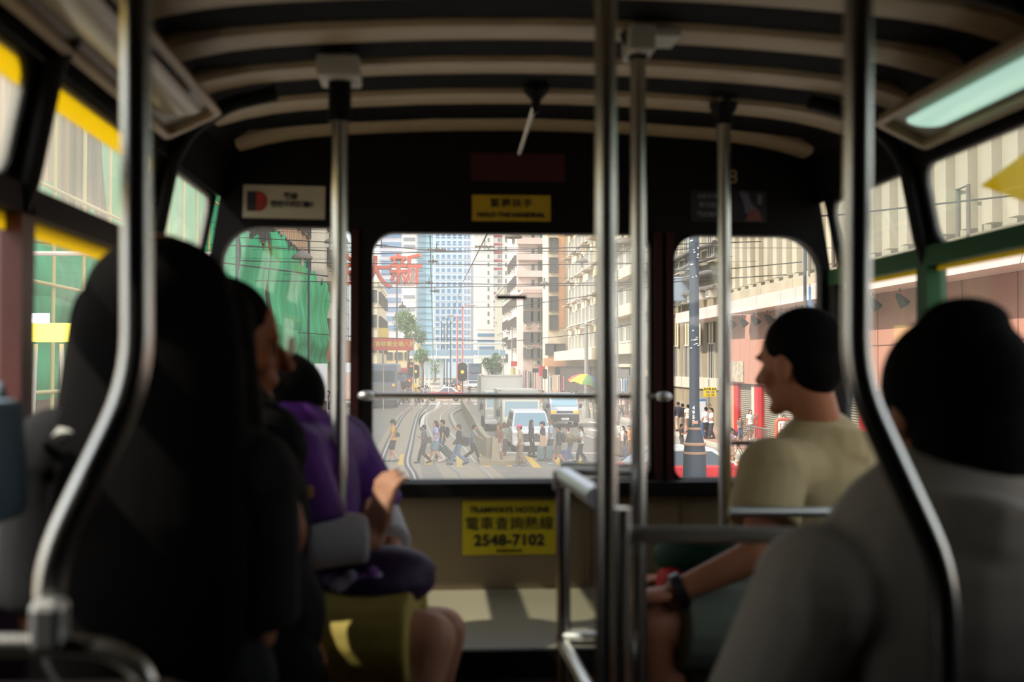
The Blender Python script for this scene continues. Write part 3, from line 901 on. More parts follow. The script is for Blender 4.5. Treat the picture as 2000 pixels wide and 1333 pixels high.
# ------------------- right hand tenements (from far to near)
M_cream = mat('cream_render', (222, 204, 172), .8, noise=.09, nscale=.7, stretch=(1, 1, .25))
M_cream2 = mat('pale_cream_render', (214, 202, 176), .8, noise=.07, nscale=.7, stretch=(1, 1, .25))
M_orange = mat('orange_render', (214, 166, 122), .8, noise=.05)
M_pinkw = mat('pinkish_render', (206, 190, 180), .8, noise=.07, nscale=.8, stretch=(1, 1, .25))
M_greyt = mat('grey_tenement', (160, 158, 142), .8, noise=.14, nscale=.7, stretch=(1, 1, .25))
wA = win_mesh(1.5, 1.5, M_frameb, M_glassd, bars=2, deep=.35)
wB = win_mesh(2.4, 1.7, M_frame, M_glassd, bars=3, deep=.12, ledge=True)
wC = win_mesh(1.2, 1.3, M_frame, mat('teal_window', (84, 150, 160), .2), bars=1, deep=.1)
RX0 = 16.5
def tenement(u0, u1, vtop, wall, label, X=RX0, vt_at=None, deepx=10):
    Y0, Y1 = uY(u0, X), uY(u1, X)
    return Bld(X, X + deepx, Y0, Y1, vz(vtop, Y0, u0), wall, label)
# grey low tenement far
b = Bld(ux(985, 215), ux(985, 215) + 14, 215, 250, vz(560, 215), M_greyt, 'grey green tenement with a slanting roof edge at the street end')
b.win('s', fr(b.x0 + .6, b.x0 + 5, 3), [5, 8, 11, 14, 17], wmr, ac=.3)
b.win('w', fr(218, 248, 6), [5, 8, 11, 14], wmr, ac=.3)
b = Bld(ux(1003, 185), ux(1003, 185) + 14, 185, 214, vz(572, 185), mat('grey_blue_tenement', (176, 180, 170), .8, noise=.12, nscale=.7, stretch=(1, 1, .25)), 'streaked grey tenement left of the pinkish block')
b.win('s', [b.x0 + 1, b.x0 + 3], [5, 8, 11, 14], wmr, ac=.3); b.win('w', fr(187, 212, 6), [5, 8, 11, 14], wA, ac=.2)
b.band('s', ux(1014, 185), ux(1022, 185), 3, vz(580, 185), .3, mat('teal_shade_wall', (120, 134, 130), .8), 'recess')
# pinkish white block with stacked balconies, front face towards us
Yp = 160
b = Bld(ux(1012, Yp), ux(1012, Yp) + 16, Yp, Yp + 22, vz(380, Yp), M_pinkw, 'pinkish white block with round edged balconies above the light truck')
for v in (446, 475, 506, 539):
    b.band('s', ux(1009, Yp), ux(1071, Yp), vz(v + 2, Yp), vz(v - 10, Yp), .9, M_pinkw, 'balcony')
for v in (461, 492, 522, 553):
    b.win('s', [ux(1041, Yp)], [vz(v, Yp)], wmr); 
    b.win('s', [ux(1061, Yp)], [vz(v, Yp)], wC if v == 461 else wA)
b.band('s', ux(1008, Yp), ux(1072, Yp), vz(568, Yp), vz(560, Yp), 1.2, M_pinkw, 'canopy')
b.win('w', fr(Yp + 2, Yp + 20, 5), [7, 10, 13, 16, 19], wA, ac=.3)
# lower pink block beneath
b = Bld(ux(1022, 150), ux(1022, 150) + 12, 150, 159, vz(572, 150), mat('dusty_pink_render', (198, 176, 168), .8, noise=.12, nscale=.7, stretch=(1, 1, .25)), 'dusty pink lower block in front of the balconied block')
b.win('s', fr(ux(1026, 150), ux(1065, 150), 3), [vz(v, 150) for v in (592, 618, 660, 690)], wA, ac=.4)
# block with bronze windows and an orange stripe
Yb = 142
b = Bld(ux(1070, Yb), ux(1070, Yb) + 10, Yb, 149, vz(380, Yb), M_cream2, 'cream block with bronze bay windows beside an orange stripe')
wBay = win_mesh(1.15, 1.9, M_frameb, M_glassd, bars=2, deep=.4)
b.win('s', [ux(1081, Yb)], [vz(v, Yb) for v in (478, 517, 555, 593, 630)], wBay)
b.band('s', ux(1091, Yb), ux(1103, Yb), vz(640, Yb), b.z1, .15, M_orange, 'orange_stripe')
b.band('s', ux(1060, Yb), ux(1102, Yb), vz(716, Yb), vz(700, Yb), 1.6, M_orange, 'shop_canopy')
b.win('s', fr(ux(1068, Yb), ux(1100, Yb), 2), [vz(683, Yb)], wA)
# long yellowish tenement with air conditioners
b = tenement(1192, 1110, 330, M_cream, 'long yellowish tenement covered in window cages and air conditioners')
b.win('w', fr(b.y0 + 1, b.y1 - 1, 10), [6.4, 9.3, 12.2, 15.1, 18, 21, 24], wB, skip=.05, ac=.75, cap=70)
for z, t in ((8.0, 0), (10.9, .4), (13.8, .1), (16.7, .5), (19.6, .2)):
    for k in range(4):
        y = b.y0 + 3 + k * 8 + t * 6
        b.band('w', y, y + 3.4, z, z + .1, .9, mat('awning_grey', (176, 160, 140), .7), 'awning')
b.band('w', b.y0, b.y1, 4.3, 5.4, 1.8, M_cream2, 'shop_canopy')
# cream building nearer, with wide level balconies
b = tenement(1275, 1193, 330, M_cream2, 'bright cream building with wide enclosed balconies right of the tallest pole')
b.win('w', fr(b.y0 + 1.5, b.y1 - 1.5, 5), [6.6, 9.8, 13.0, 16.2, 19.4], wB, ac=.5, cap=60)
for z in (5.2, 8.4, 11.6, 14.8, 18.0):
    b.band('w', b.y0, b.y1, z - .5, z + .35, .8, M_cream2, 'balcony')
b.band('s', b.x0 - .8, b.x0 + 8, 3.4, 5.2, .2, M_cream2, 'fascia')
for (Y0_, Y1_, x_) in ((94, 112, 15.6), (113, 140, 15.6)):
    Bld(x_, 16.4, Y0_, Y1_, 3.6, mat('shopfront_shade', (72, 62, 54), .7, noise=.5, nscale=1.5), 'dark open shopfronts behind the market racks, %s part' % ('nearer' if Y0_ == 94 else 'farther'), name='shopfront', parapet=0)  # solid blocks, shade inside the open shops put into their dark colour
# old building between the mullion and the thin pole
Xo = 16.2
M_old = mat('old_stained_wall', (140, 128, 104), .85, noise=.22, nscale=.8, stretch=(1, 1, .3))
b = Bld(Xo, Xo + 10, uY(1424, 16.6) + .2, uY(1310, Xo), 22, M_old, 'old stained building with pipes and air ducts behind the dark lamp post')
wO = win_mesh(1.6, 2.2, mat('rust_frame', (110, 92, 70), .7), mat('old_glass', (206, 196, 160), .3), bars=1, deep=.1)
b.win('w', fr(b.y0 + .6, b.y1 - .6, 4), [vz(640, 68)], wO)
wO2 = win_mesh(1.5, 2.4, M_frame, mat('dark_opening', (52, 48, 42), .6), bars=2, deep=.1)
b.win('w', fr(b.y0 + .4, b.y1 - .4, 4), [vz(710, 68) + .0], wO2)
b.win('w', fr(b.y0 + .6, b.y1 - .6, 4), [11.0, 14.0, 17.0], wO2)
b.band('w', b.y0, b.y1, vz(760, 68), vz(738, 68), .12, mat('plain_white_wall', (190, 182, 166), .8), 'plaster_band')
M_duct = mat('dark_duct', (92, 86, 78), .6)
for z, r in ((8.2, .14), (9.1, .2), (9.9, .12), (10.7, .18)):
    l, _ = b.on('w', (b.y0 + b.y1) / 2, z, .35)
    hl = (b.y1 - b.y0) / 2
    MB().tube([(0, -hl, 0), (0, -hl * .3, .1), (0, hl, 0)], r, 10).build('duct', M_duct, b.root, smooth=True, loc=l)
for k in range(5):
    l, r = b.on('w', b.y0 + 1.2 + k * 2.4, 7.9, .0); place(AC, 'air_conditioner', b.root, l, r)
l, r = b.on('w', b.y0 + 9, 8.6, .5)
MB().box((0, 0, 0), (1.0, 2.2, 1.6)).build('roof_tank', mat('tank_blue_grey', (150, 166, 184), .5), b.root, loc=l, bevel=.1)

# big ribbed concrete hall with a pink clad front
Xh = 16.6
y0h, y1h = 24.0, uY(1424, Xh)
M_rib2 = mat('ribbed_concrete', (166, 157, 136), .85, noise=.16, nscale=.6, stretch=(1, 1, .15))
b = Bld(Xh, Xh + 14, y0h, y1h, 13.2, M_rib2, 'ribbed cream concrete hall with a pink clad front and a row of floodlights')
n = 26
for i in range(n):
    y = y0h + (i + .5) * (y1h - y0h) / n
    l, _ = b.on('w', y, 10.3, .0)
    MB().box((-.16, 0, 0), (.32, .62, 4.7)).build('concrete_fin', M_rib2, b.root, loc=l)
b.band('w', y0h, y1h, 6.9, 7.7, .5, M_rib2, 'ledge')
b.band('w', y0h, y1h, 12.6, 13.7, .5, mat('ledge_pale', (184, 176, 158), .8), 'cornice')
# drain pipes on the ledge
for y in (44, 47.5, 33):
    l, _ = b.on('w', y, 8.6, .5)
    MB().tube([(0, 0, -1), (0, 0, .6), (.1, .9, .6), (.1, .9, -.9)], .07, 8).build('drain_pipe', M_duct, b.root, smooth=True, loc=l)
# pale pink canopy strip
M_strip = mat('canopy_pale_pink', (204, 186, 178), .6, noise=.05, nscale=1)
zc0 = vz(582, atX(1605, 582, 14.4).y, 1605); zc1 = atX(1605, 550, 14.4).z
zc0 = atX(1605, 582, 14.4).z
b.band('w', y0h, atX(1421, 600, 14.4).y, zc0, zc1, Xh - 14.4, M_strip, 'canopy')
yo0, yo1 = atX(1421, 600, 14.4).y, atX(1316, 600, 14.4).y
M_pinkc = mat('pink_cladding', (178, 126, 106), .55, noise=.1, nscale=.8, stretch=(1, 1, .25))
zb = 2.82
b.band('w', y0h + .5, atX(1421, 748, 15.6).y, zb, zc0 - .01, Xh - 15.6, M_pinkc, 'cladding')
m = MB()
for i in range(9):
    y = y0h + 2 + i * 3.2; m.box((15.59 - b.c[0], y - b.c[1], (zb + zc0) / 2), (.02, .03, zc0 - zb))
m.box((15.59 - b.c[0], (y0h + 50) / 2 - b.c[1], 4.45), (.02, 50 - y0h, .03))
m.build('panel_joints', mat('joint_brown', (140, 96, 80), .7), b.root)
pg = atX(1420, 705, 15.6).y; pg2 = atX(1453, 705, 15.6).y
b.band('w', pg2, pg - .05, atX(1436, 746, 15.6).z, atX(1436, 706, 15.6).z, Xh - 15.55, mat('stone_patch', (172, 160, 140), .9, noise=.4, nscale=5), 'stone_patch')
# shop row under the pink front
M_shut = mat('roller_shutter', (150, 144, 128), .5)
M_red = mat('shop_red', (176, 22, 32), .5)
def shutter(ua, ub):
    ya, yb = atX(ub, 800, 15.9).y, atX(ua, 800, 15.9).y
    m = MB()
    m.bb(15.95 - b.c[0], 16.3 - b.c[0], ya - b.c[1], yb - b.c[1], .15, zb)
    for i in range(26): m.bb(15.90 - b.c[0], 15.96 - b.c[0], ya - b.c[1], yb - b.c[1], .2 + i * .1, .26 + i * .1)
    m.build('roller_shutter', M_shut, b.root)
def col(ua, ub, m_, nm='shop_column'):
    ya, yb = atX(ub, 800, 15.8).y, atX(ua, 800, 15.8).y
    b.band('w', ya, yb, .15, zb, Xh - 15.75, m_, nm)
col(1416, 1424, mat('plain_white_wall', (190, 182, 166), .8)); col(1424, 1435, mat('shop_orange', (196, 150, 110), .7)); col(1435, 1443, M_red)
shutter(1443, 1469); col(1469, 1475, mat('plain_white_wall', (190, 182, 166), .8)); col(1475, 1489, M_red)
shutter(1489, 1519); col(1519, 1526, mat('plain_white_wall', (190, 182, 166), .8)); shutter(1527, 1575); col(1575, 1600, M_red); shutter(1600, 1680); col(1680, 1710, M_red)
# canopy of the old building continues further
bo = Bld(14.5, Xo - .15, yo0 + 1.0, yo1, zc1, M_strip, 'pale canopy continuing along the old building', name='street_canopy', z0=zc0, parapet=0)

# floodlights hanging under the canopy
M_lampd = mat('floodlight_dark', (58, 52, 46), .5)
def floodlight(y, label):
    root = empty('floodlight', (15.2, y, zc0), label=label, category='floodlight', group='floodlights under the pink canopy')
    MB().tube([(0, 0, 0), (0, 0, -.12)], .02, 8).build('bracket', M_lampd, root)
    MB().lathe([(.05, .18), (.1, .1), (.16, -.1), (.2, -.28), (.19, -.29)], M=Matrix.Translation((0, 0, -.32)) @ Matrix.Rotation(radians(-38), 4, 'Y')).build('housing', M_lampd, root, smooth=True)
    return root
for u in (1428, 1450, 1473, 1499, 1526, 1555, 1587, 1625, 1662, 1705, 1758):
    p = atX(u, 620, 15.2)
    floodlight(p.y, 'dark cone floodlight hanging under the pale pink canopy')

# ------------------- left: green netting over scaffolding
M_net = mat('green_netting', (60, 176, 118), .75, noise=.35, nscale=1.2, stretch=(1, 1, .12))
M_net2 = mat('green_netting_deep', (52, 152, 98), .75, noise=.35, nscale=1.0, stretch=(1, 1, .1))
XN = -9.0
def net(y0, y1, ztop0, ztop1, zb, X, m, label, amp=.22, jag=.5):
    ny, nz = int((y1 - y0) / .45), 14
    vs, fs = [], []
    rnd = random.Random(int(y0 * 7 + zb))
    for i in range(ny + 1):
        t = i / ny; y = y0 + (y1 - y0) * t
        zt = ztop0 + (ztop1 - ztop0) * t + rnd.uniform(-jag, jag)
        fold = sin(y * 2.1) * .5 + sin(y * 5.3 + 1) * .3 + rnd.uniform(-.3, .3)
        for j in range(nz + 1):
            s = j / nz
            z = zb + (zt - zb) * s
            bulge = sin(s * pi * 3 + sin(y * .4)) * .5
            vs.append((X + amp * (fold * (.5 + .5 * s) + bulge), y, z))
    K = nz + 1
    for i in range(ny):
        for j in range(nz): fs.append((i * K + j, i * K + j + 1, (i + 1) * K + j + 1, (i + 1) * K + j))
    n = len(vs)
    vs += [(x - .05, y, z) for x, y, z in vs]
    fs += [tuple(reversed([a + n for a in f])) for f in fs[:]]
    o = MB().add(vs, fs).build('scaffold_netting', m, smooth=True)
    return tag(o, label, 'netting')
y_a, y_b = 17.0, uY(637, XN)
y_m1, y_m2 = uY(530, XN), uY(585, XN)
zt = lambda u, v: atX(u, v, XN).z
net(y_a, 31, 8.0, 7.6, 5.0, XN, M_net, 'low green scaffold netting seen through the left side window')
net(31.2, uY(462, XN), 15.5, 13.6, 5.0, XN, M_net, 'tall green scaffold netting left of the first dark pole')
net(uY(462, XN) + .2, uY(527, XN), zt(470, 452), zt(525, 492), 5.0, XN - .1, M_net, 'green scaffold netting with a ragged sloping top between the two dark poles')
net(uY(528, XN), y_b, zt(530, 450) , zt(636, 566), 5.2, XN + .1, M_net, 'farther green scaffold netting stepping down to the street')
net(uY(497, XN + .6), uY(641, XN + .6), atX(497, 622, XN + .6).z, atX(641, 664, XN + .6).z, atX(600, 737, XN + .6).z, XN + .6, M_net2, 'deep green lower apron of netting over the pavement', jag=.06)
net(y_a, uY(400, XN + .6), 5.2, 5.2, 3.0, XN + .6, M_net2, 'lower green apron of netting seen through the left side window', jag=.06)
# bamboo scaffold grid before the netting
M_bam = mat('bamboo', (190, 178, 120), .6)
sc = empty('bamboo_scaffold', (XN + 1.05, 24, 0), label='bamboo scaffold poles in front of the green netting beside the tram', category='scaffold')
k = 0
for y in range(18, 44, 2):
    MB().tube([(0, y - 24, 0), (.05, y - 24, 12)], .045, 8).build('standard_pole', M_bam, sc)
for z in (3.2, 5.4, 7.4, 9.6):
    MB().tube([(.06, -7, z), (.06, 18, z)], .04, 8).build('ledger_pole', M_bam, sc)
for y in (-5, 3, 11):
    MB().tube([(.1, y, 3), (.1, y + 5, 9.5)], .04, 8).build('brace_pole', M_bam, sc)
# buildings behind
M_lb = mat('left_beige_wall', (186, 160, 132), .8, noise=.2, nscale=.6, stretch=(1, 1, .12))
b = Bld(-22, -10.2, 13, y_b - 1, 19, M_lb, 'tall beige building wrapped in green netting at left')
b.win('e', fr(26, y_b - 3, 22), [11.5, 14.5, 17.5], wA, cap=90)
m = MB()
for i in range(70): m.box((b.x1 + .06 - b.c[0], 23 + i * (y_b - 25) / 70 - b.c[1], 12.5), (.12, .28, 13))
m.build('corrugation', mat('corrugated_beige', (206, 172, 140), .7), b.root)
b = Bld(-20, -9.2, y_b + .5, 112, 17.5, mat('white_yellow_wall', (214, 208, 190), .8, noise=.08), 'pale building with a cage of thin metal scaffolding past the netting')
b.win('e', fr(y_b + 2, 110, 6), [7, 10, 13, 16], wA)
m = MB()
for i in range(12): m.box((b.x1 + .7 - b.c[0], y_b + 1 + i * 1.5 - b.c[1], 10), (.06, .06, 12))
for i in range(9): m.box((b.x1 + .7 - b.c[0], (y_b + 112) / 2 - b.c[1], 4.5 + i * 1.4), (.06, 112 - y_b, .06))
m.build('metal_scaffold', mat('dark_metal', (70, 68, 66), .5), b.root)
b.band('e', y_b + .5, 112, 4.0, 6.0, 1.4, mat('salmon_canopy', (196, 146, 116), .7), 'shop_canopy')
b = Bld(ux(690, 135), ux(748, 150), 135, 160, vz(560, 140), mat('pale_yellow_wall', (232, 224, 194), .8), 'pale yellow block at the far left corner beside the tree')
b.win('s', fr(b.x0 + .5, b.x1 - .5, 3), [6, 9, 12], wA)
b.win('e', fr(137, 158, 5), [6, 9, 12], wA)
b = Bld(ux(700, 215), ux(818, 215), 215, 235, vz(676, 215), mat('low_cream_wall', (222, 206, 160), .8), 'low cream and grey building behind the far bus')
b.win('s', fr(b.x0 + 1, b.x1 - 1, 5), [2.5, 5.5], wA)
b = Bld(ux(985, 300), ux(930, 300), 330, 350, 30, mat('white_wall', (226, 222, 214), .6), 'distant white slab behind the residential tower') if False else None
# grey posts under the left netting; shade of the openings put into a dark board
sh2 = empty('hoarding', (-8.2, 60, 0), label='row of grey posts and dark openings under the green netting apron', category='hoarding')
MB().box((-.75, -1, 1.3), (.1, 64, 2.3)).build('board', mat('opening_shade', (62, 58, 52), .7), sh2)
for i in range(16):
    MB().box((0, -32 + i * 3.8, 1.2), (.12, .12, 2.4)).build('post', mat('post_grey', (160, 160, 152), .6), sh2)
# lit yellow sign seen through the left side window
p = atY(100, 650, 20.5)
s = empty('lit_sign', (p.x, p.y, p.z), label='glowing yellow sign box with a white blob on top outside the left side window', category='sign')
MB().box((0, 0, 0), (1.02, .18, .33)).build('lit_box', mat('lit_yellow', (255, 226, 60), .5, emit=(255, 232, 90), estr=1.6), s, bevel=.02)
for i in range(4):
    MB().box((-.38 + i * .1, 0, .25), (.07, .1, .18)).build('lit_letter', mat('lit_white', (255, 255, 250), .5, emit=(240, 240, 255), estr=2.0), s)
MB().tube([(-.3, .1, -.2), (-.42, .1, .15 - p.z)], .04, 8).build('post', M_frame, s); MB().tube([(.15, .1, -.2), (.28, .1, .15 - p.z)], .04, 8).build('post', M_frame, s)
p = atY(130, 497, 19)
o = MB().tube([(-3.2, 0, 0), (2.4, 0, .02)], .04, 8).tube([(1.2, 0, 0), (1.2, 0, -5)], .04, 8).tube([(-2.8, 0, 0), (-2.8, 0, -8.5)], .05, 8).build('gantry_bar', M_frame, loc=(p.x, p.y, p.z)); tag(o, 'pale horizontal tube across the green netting outside the left side window', 'bar')

# ------------------- footbridge at the end
FBY = 190
x0, x1 = ux(800, FBY), ux(986, FBY)
fb = empty('footbridge', ((x0 + x1) / 2, FBY, 0), label='pale footbridge with blue glass sides spanning the far street', category='bridge')
hw_ = (x1 - x0) / 2
zb_, zt_ = vz(701, FBY), vz(671, FBY)
MB().box((0, 0, zb_ + .25), (2 * hw_, 4, .5)).build('deck', mat('bridge_white', (206, 214, 214), .6), fb)
MB().box((0, 0, zt_), (2 * hw_, 4.2, .25)).build('canopy', mat('bridge_white', (206, 214, 214), .6), fb)
MB().box((0, -2, zb_ + 1.0), (2 * hw_, .06, .9)).build('glass_side', mat('bridge_blue', (132, 166, 190), .2), fb)
for x in (-7, -3.5, 0, 3.5, 7): MB().box((x, -2, (zb_ + zt_) / 2), (.15, .15, zt_ - zb_)).build('canopy_post', mat('bridge_white', (206, 214, 214), .6), fb)
for u in (829, 838, 862, 955, 978): MB().box((ux(u, FBY) - (x0 + x1) / 2, 0, zb_ / 2), (.45, .6, zb_)).build('column', mat('bridge_white', (206, 214, 214), .6), fb)

# ------------------- trees
M_leaf = mat('leaf_green', (92, 128, 66), .7, noise=.3, nscale=2)
M_leaf2 = mat('leaf_dark_green', (66, 102, 62), .7, noise=.3, nscale=2)
M_bark = mat('bark', (110, 96, 80), .9)
def tree(x, y, h, r, label, leaf=M_leaf, n=1500, flat=.9, bare=False):
    root = empty('street_tree', (x, y, 0), label=label, category='tree')
    rnd = random.Random(int(x * 13 + y))
    m = MB(); m.tube([(0, 0, 0), (.1, 0, h * .35), (.0, .1, h * .62)], .28, 10, r2=.14)
    blobs = []
    for k in range(9):
        a = rnd.uniform(0, 2 * pi); rr = rnd.uniform(.2, .65) * r
        c = Vector((rr * cos(a), rr * sin(a), h - r * flat + rnd.uniform(-.6, .6) * r * flat))
        blobs.append((c, r * rnd.uniform(.38, .55)))
        m.tube([(0, .05, h * .45), c * .6 + Vector((0, 0, h * .22)), c], [.10, .06, .03], 8)
    m.build('trunk', M_bark, root, smooth=True)
    m = MB()
    for k in range(n):
        c, br = rnd.choice(blobs)
        d = Vector((rnd.gauss(0, 1), rnd.gauss(0, 1), rnd.gauss(0, 1))).normalized() * br * rnd.uniform(.55, 1.05)
        p = c + d; s = rnd.uniform(.10, .22)
        q = Quaternion((rnd.gauss(0, 1), rnd.gauss(0, 1), rnd.gauss(0, 1), rnd.gauss(0, 1))).normalized().to_matrix()
        m.add([p + q @ Vector(v) * s for v in ((-1, 0, 0), (0, -.5, .15), (1, 0, 0), (0, .5, .15))], [(0, 1, 2, 3)])
    m.build('leaves', leaf, root, kind='stuff')
    return root
p = atY(796, 650, 168)
tree(p.x, 168, vz(608, 168), 3.0, 'green tree left of the teal tower above the red banner', n=2600)
p = atY(822, 690, 160); tree(p.x, 176, vz(672, 176), 1.7, 'small pale green tree beside the footbridge', n=900)
p = atY(961, 700, 150); tree(p.x, 150, vz(690, 150), 1.6, 'bushy dark green street tree left of the box truck', leaf=M_leaf2, n=1200)
p = atY(780, 700, 130); tree(p.x, 200, vz(690, 200), 1.2, 'thin forked tree beside the far bus', leaf=M_leaf2, n=120)
p = atY(850, 715, 260); tree(p.x, 262, 5.2, 2.2, 'distant green tree under the footbridge', n=700)

# ------------------- red characters and banner
M_redc = mat('red_sign_face', (224, 96, 66), .5)
M_redo = mat('red_sign_edge', (226, 190, 180), .5)
SG = 98
for ch, u, v, lab in (('大', 733, 535, 'large red character 大 half hidden by the mullion'), ('新', 793, 529, 'large red character 新 hanging over the street'), ('金', 676, 530, 'large red character 金 seen past the left mullion')):
    p = atY(u, v, SG)
    r = empty('sign_character', (p.x, SG, p.z), label=lab, category='sign')
    text('character', ch, 3.0, (0, 0, -.1), RX, M_redc, r, extrude=.22, bold=.02)
    text('character_edge', ch, 3.0, (0, .12, -.1), RX, M_redo, r, extrude=.10, bold=.07)
    for dz in (-1.1, 0, 1.1): MB().box((0, .35, dz), (3.0, .06, .05)).build('support_bar', mat('dark_metal', (70, 68, 66), .5), r)
a, c = atY(724, 661, 92), atY(808, 685, 92)
r = empty('banner', ((a.x + c.x) / 2, 92, (a.z + c.z) / 2), label='red banner with yellow characters over the far left lanes', category='banner')
MB().box((0, 0, 0), (c.x - a.x, .05, a.z - c.z)).build('cloth', mat('banner_red', (222, 96, 78), .6), r)
text('lettering', '新春特賣全場八折', .46, (0, -.04, 0), RX, mat('banner_yellow', (240, 206, 90), .5), r, bold=.01)
for x in (-1, 1): MB().tube([(x * (c.x - a.x) / 2, 0, -(a.z + c.z) / 2), (x * (c.x - a.x) / 2, 0, .6)], .05, 8).build('post', M_frame, r)
a, c = atY(739, 641, 94), atY(759, 660, 94)
r = MB().box((0, 0, 0), (c.x - a.x, .3, a.z - c.z)).build('yellow_sign_box', mat('yellow_sign_box', (246, 214, 110), .5), loc=((a.x + c.x) / 2, 94, (a.z + c.z) / 2)); tag(r, 'small yellow sign box above the red banner', 'sign')
MB().tube([(0, .2, -.4), (0, .2, -(a.z + c.z) / 2)], .05, 8).build('post', M_frame, r)

# ------------------- poles, wires, lamps
M_dpole = mat('dark_blue_pole', (62, 72, 84), .5, noise=.1)
M_gpole = mat('grey_pole', (150, 152, 146), .5)
M_rpole = mat('red_white_pole', (206, 120, 110), .5)
def street_pole(x, y, h, r, m, label, arm=None, name='street_pole'):
    root = empty(name, (x, y, 0), label=label, category='pole')
    MB().lathe([(r * 1.9, 0), (r * 1.9, .5), (r * 1.3, .7), (r, 1.0), (r * .8, h)], n=14).build('shaft', m, root, smooth=True)
    if arm:
        MB().tube([(0, 0, h - .3), (arm * .5, 0, h + .1), (arm, 0, h + .15)], .05, 8).build('arm', m, root, smooth=True)
        MB().ell((arm * 1.05, 0, h + .08), (.45, .16, .1)).build('lamp_head', M_gpole, root, smooth=True)
    else:
        MB().ell((0, 0, h), (r, r, r)).build('cap', m, root, smooth=True)
    return root
p = atX(463, 500, -7.9); street_pole(-7.9, p.y, 12.5, .07, M_dpole, 'dark pole in front of the nearest green netting')
p = atX(603, 600, -7.9); street_pole(-7.9, p.y, 11.5, .08, M_dpole, 'dark pole in front of the farther green netting')
# big lamp post right
LY = 26.0
lp = atY(1356, 714, LY)
root = empty('lamp_post', (lp.x, LY, 0), label='thick dark blue lamp post with white numbers and a flared base', category='lamp post')
z1 = lambda v: vz(v, LY, 1356)
MB().lathe([(.34, 0), (.34, .5), (.29, .62), (.26, z1(885)), (.235, z1(868)), (.16, z1(845)), (.13, z1(825)), (.118, z1(780)), (.112, 8.2)], n=20).build('shaft', M_dpole, root, smooth=True)
for v, rr in ((838, .155), (868, .27), (885, .27)):
    MB().lathe([(rr * .9, -.04), (rr, -.02), (rr, .02), (rr * .9, .04)], (0, 0, z1(v)), n=20).build('collar_ring', mat('ring_tan', (176, 140, 112), .6), root, smooth=True)
for i, ch in enumerate('49537A'):
    text('number', ch, .115, (-.05, -.125, z1(797) - i * .108), (pi / 2, 0, 0), mat('pole_white_paint', (232, 232, 226), .6), root, bold=.004)
m = MB(); rnd = random.Random(3)
for k in range(22):
    v = rnd.choice([rnd.uniform(470, 500), rnd.uniform(645, 690), rnd.uniform(455, 560)]); a_ = rnd.uniform(-2.4, -.9)
    m.box((.125 * cos(a_), .125 * sin(a_), z1(v)), (rnd.uniform(.02, .06), .012, rnd.uniform(.012, .03)), rz=a_ + pi / 2)
m.build('paint_flecks', mat('pole_white_paint', (232, 232, 226), .6), root)
MB().box((-.02, -.15, z1(835) + .12), (.13, .02, .07)).build('plate', mat('plate_pink', (206, 160, 140), .6), root)
p = atX(1572, 520, 14.2)
r = street_pole(14.2, p.y, 10, .07, M_dpole, 'thin dark pole with a hanging blue sign before the ribbed hall')
zz = lambda v: atX(1572, v, 14.2).z
MB().box((.2, -.1, (zz(561) + zz(614)) / 2), (.17, .05, zz(561) - zz(614))).build('hanging_sign', mat('sign_blue', (84, 130, 178), .5), r)
p = atY(1145, 714, 80); r = street_pole(p.x, 80, vz(634, 80), .16, M_gpole, 'grey green pole right of the rainbow umbrella')
p = atY(1206, 714, 72); street_pole(p.x, 72, vz(528, 72), .06, M_gpole, 'thin grey pole with a top box between the two grab poles')
p = atY(1158, 714, 78); r = street_pole(p.x, 78, vz(742, 78), .06, M_gpole, 'short parking meter post beside the umbrella')
for i, (u, v, Y, m_) in enumerate(((847, 640, 240, M_gpole), (862, 628, 230, M_dpole), (867.5, 633, 220, M_dpole), (873, 622, 200, M_dpole), (880, 628, 185, M_dpole), (893, 618, 170, M_rpole), (903, 598, 135, M_rpole))):
    p = atY(u, 714, Y)
    street_pole(p.x, Y, vz(v, Y), .12, m_, ['grey lamp pole left of the far pole cluster', 'first dark pole of the far cluster before the tower', 'second dark pole of the far cluster', 'tallest dark pole of the far cluster', 'rightmost dark pole of the far cluster', 'slim red and grey pole beside the far cluster', 'tall red and white pole above the right traffic light'][i], arm=(-1.1 if i % 2 else 1.1))
for i, (u, v, Y, lab) in enumerate(((748, 655, 110, 'white lamp pole rising behind the red banner'), (775, 500, 104, 'pale pole carrying the red characters'), (1000, 640, 160, 'pale pole right of the street tree'), (983, 668, 165, 'pale pole beside the bushy street tree'))):
    p = atY(u, 714, Y); street_pole(p.x, Y, vz(v, Y), .09, M_gpole, lab)

M_wire = mat('cable_black', (46, 44, 42), .6)
def wire(L, Y0, Y1, label, r=.014, sag=.0):
    P = []
    n = len(L)
    for i, (u, v) in enumerate(L):
        P.append(atY(u, v, Y0 + (Y1 - Y0) * i / (n - 1)))
    Q = []
    for a, b in zip(P[:-1], P[1:]):
        for k in range(6):
            t = k / 6; q = a.lerp(b, t); q.z -= sag * 4 * t * (1 - t); Q.append(q)
    Q.append(P[-1])
    def cut(a, b):
        for X in (-8.9, 14.6 if Y1 < 64 and Y0 < 64 else 16.3):
            if (a.x - X) * (b.x - X) < 0: return a.lerp(b, (X - a.x) / (b.x - a.x))
    lo, hi = -8.9, (14.6 if Y1 < 64 and Y0 < 64 else 16.3)
    R_ = []
    for i, q in enumerate(Q):
        ins = lo <= q.x <= hi
        if i and (lo <= Q[i - 1].x <= hi) != ins:
            c = cut(Q[i - 1], q)
            if c is not None: R_.append(c)
        if ins: R_.append(q)
    Q = R_
    o = MB().tube(Q, r, 6).build('overhead_cable', M_wire, smooth=True)
    return tag(o, label, 'cable')
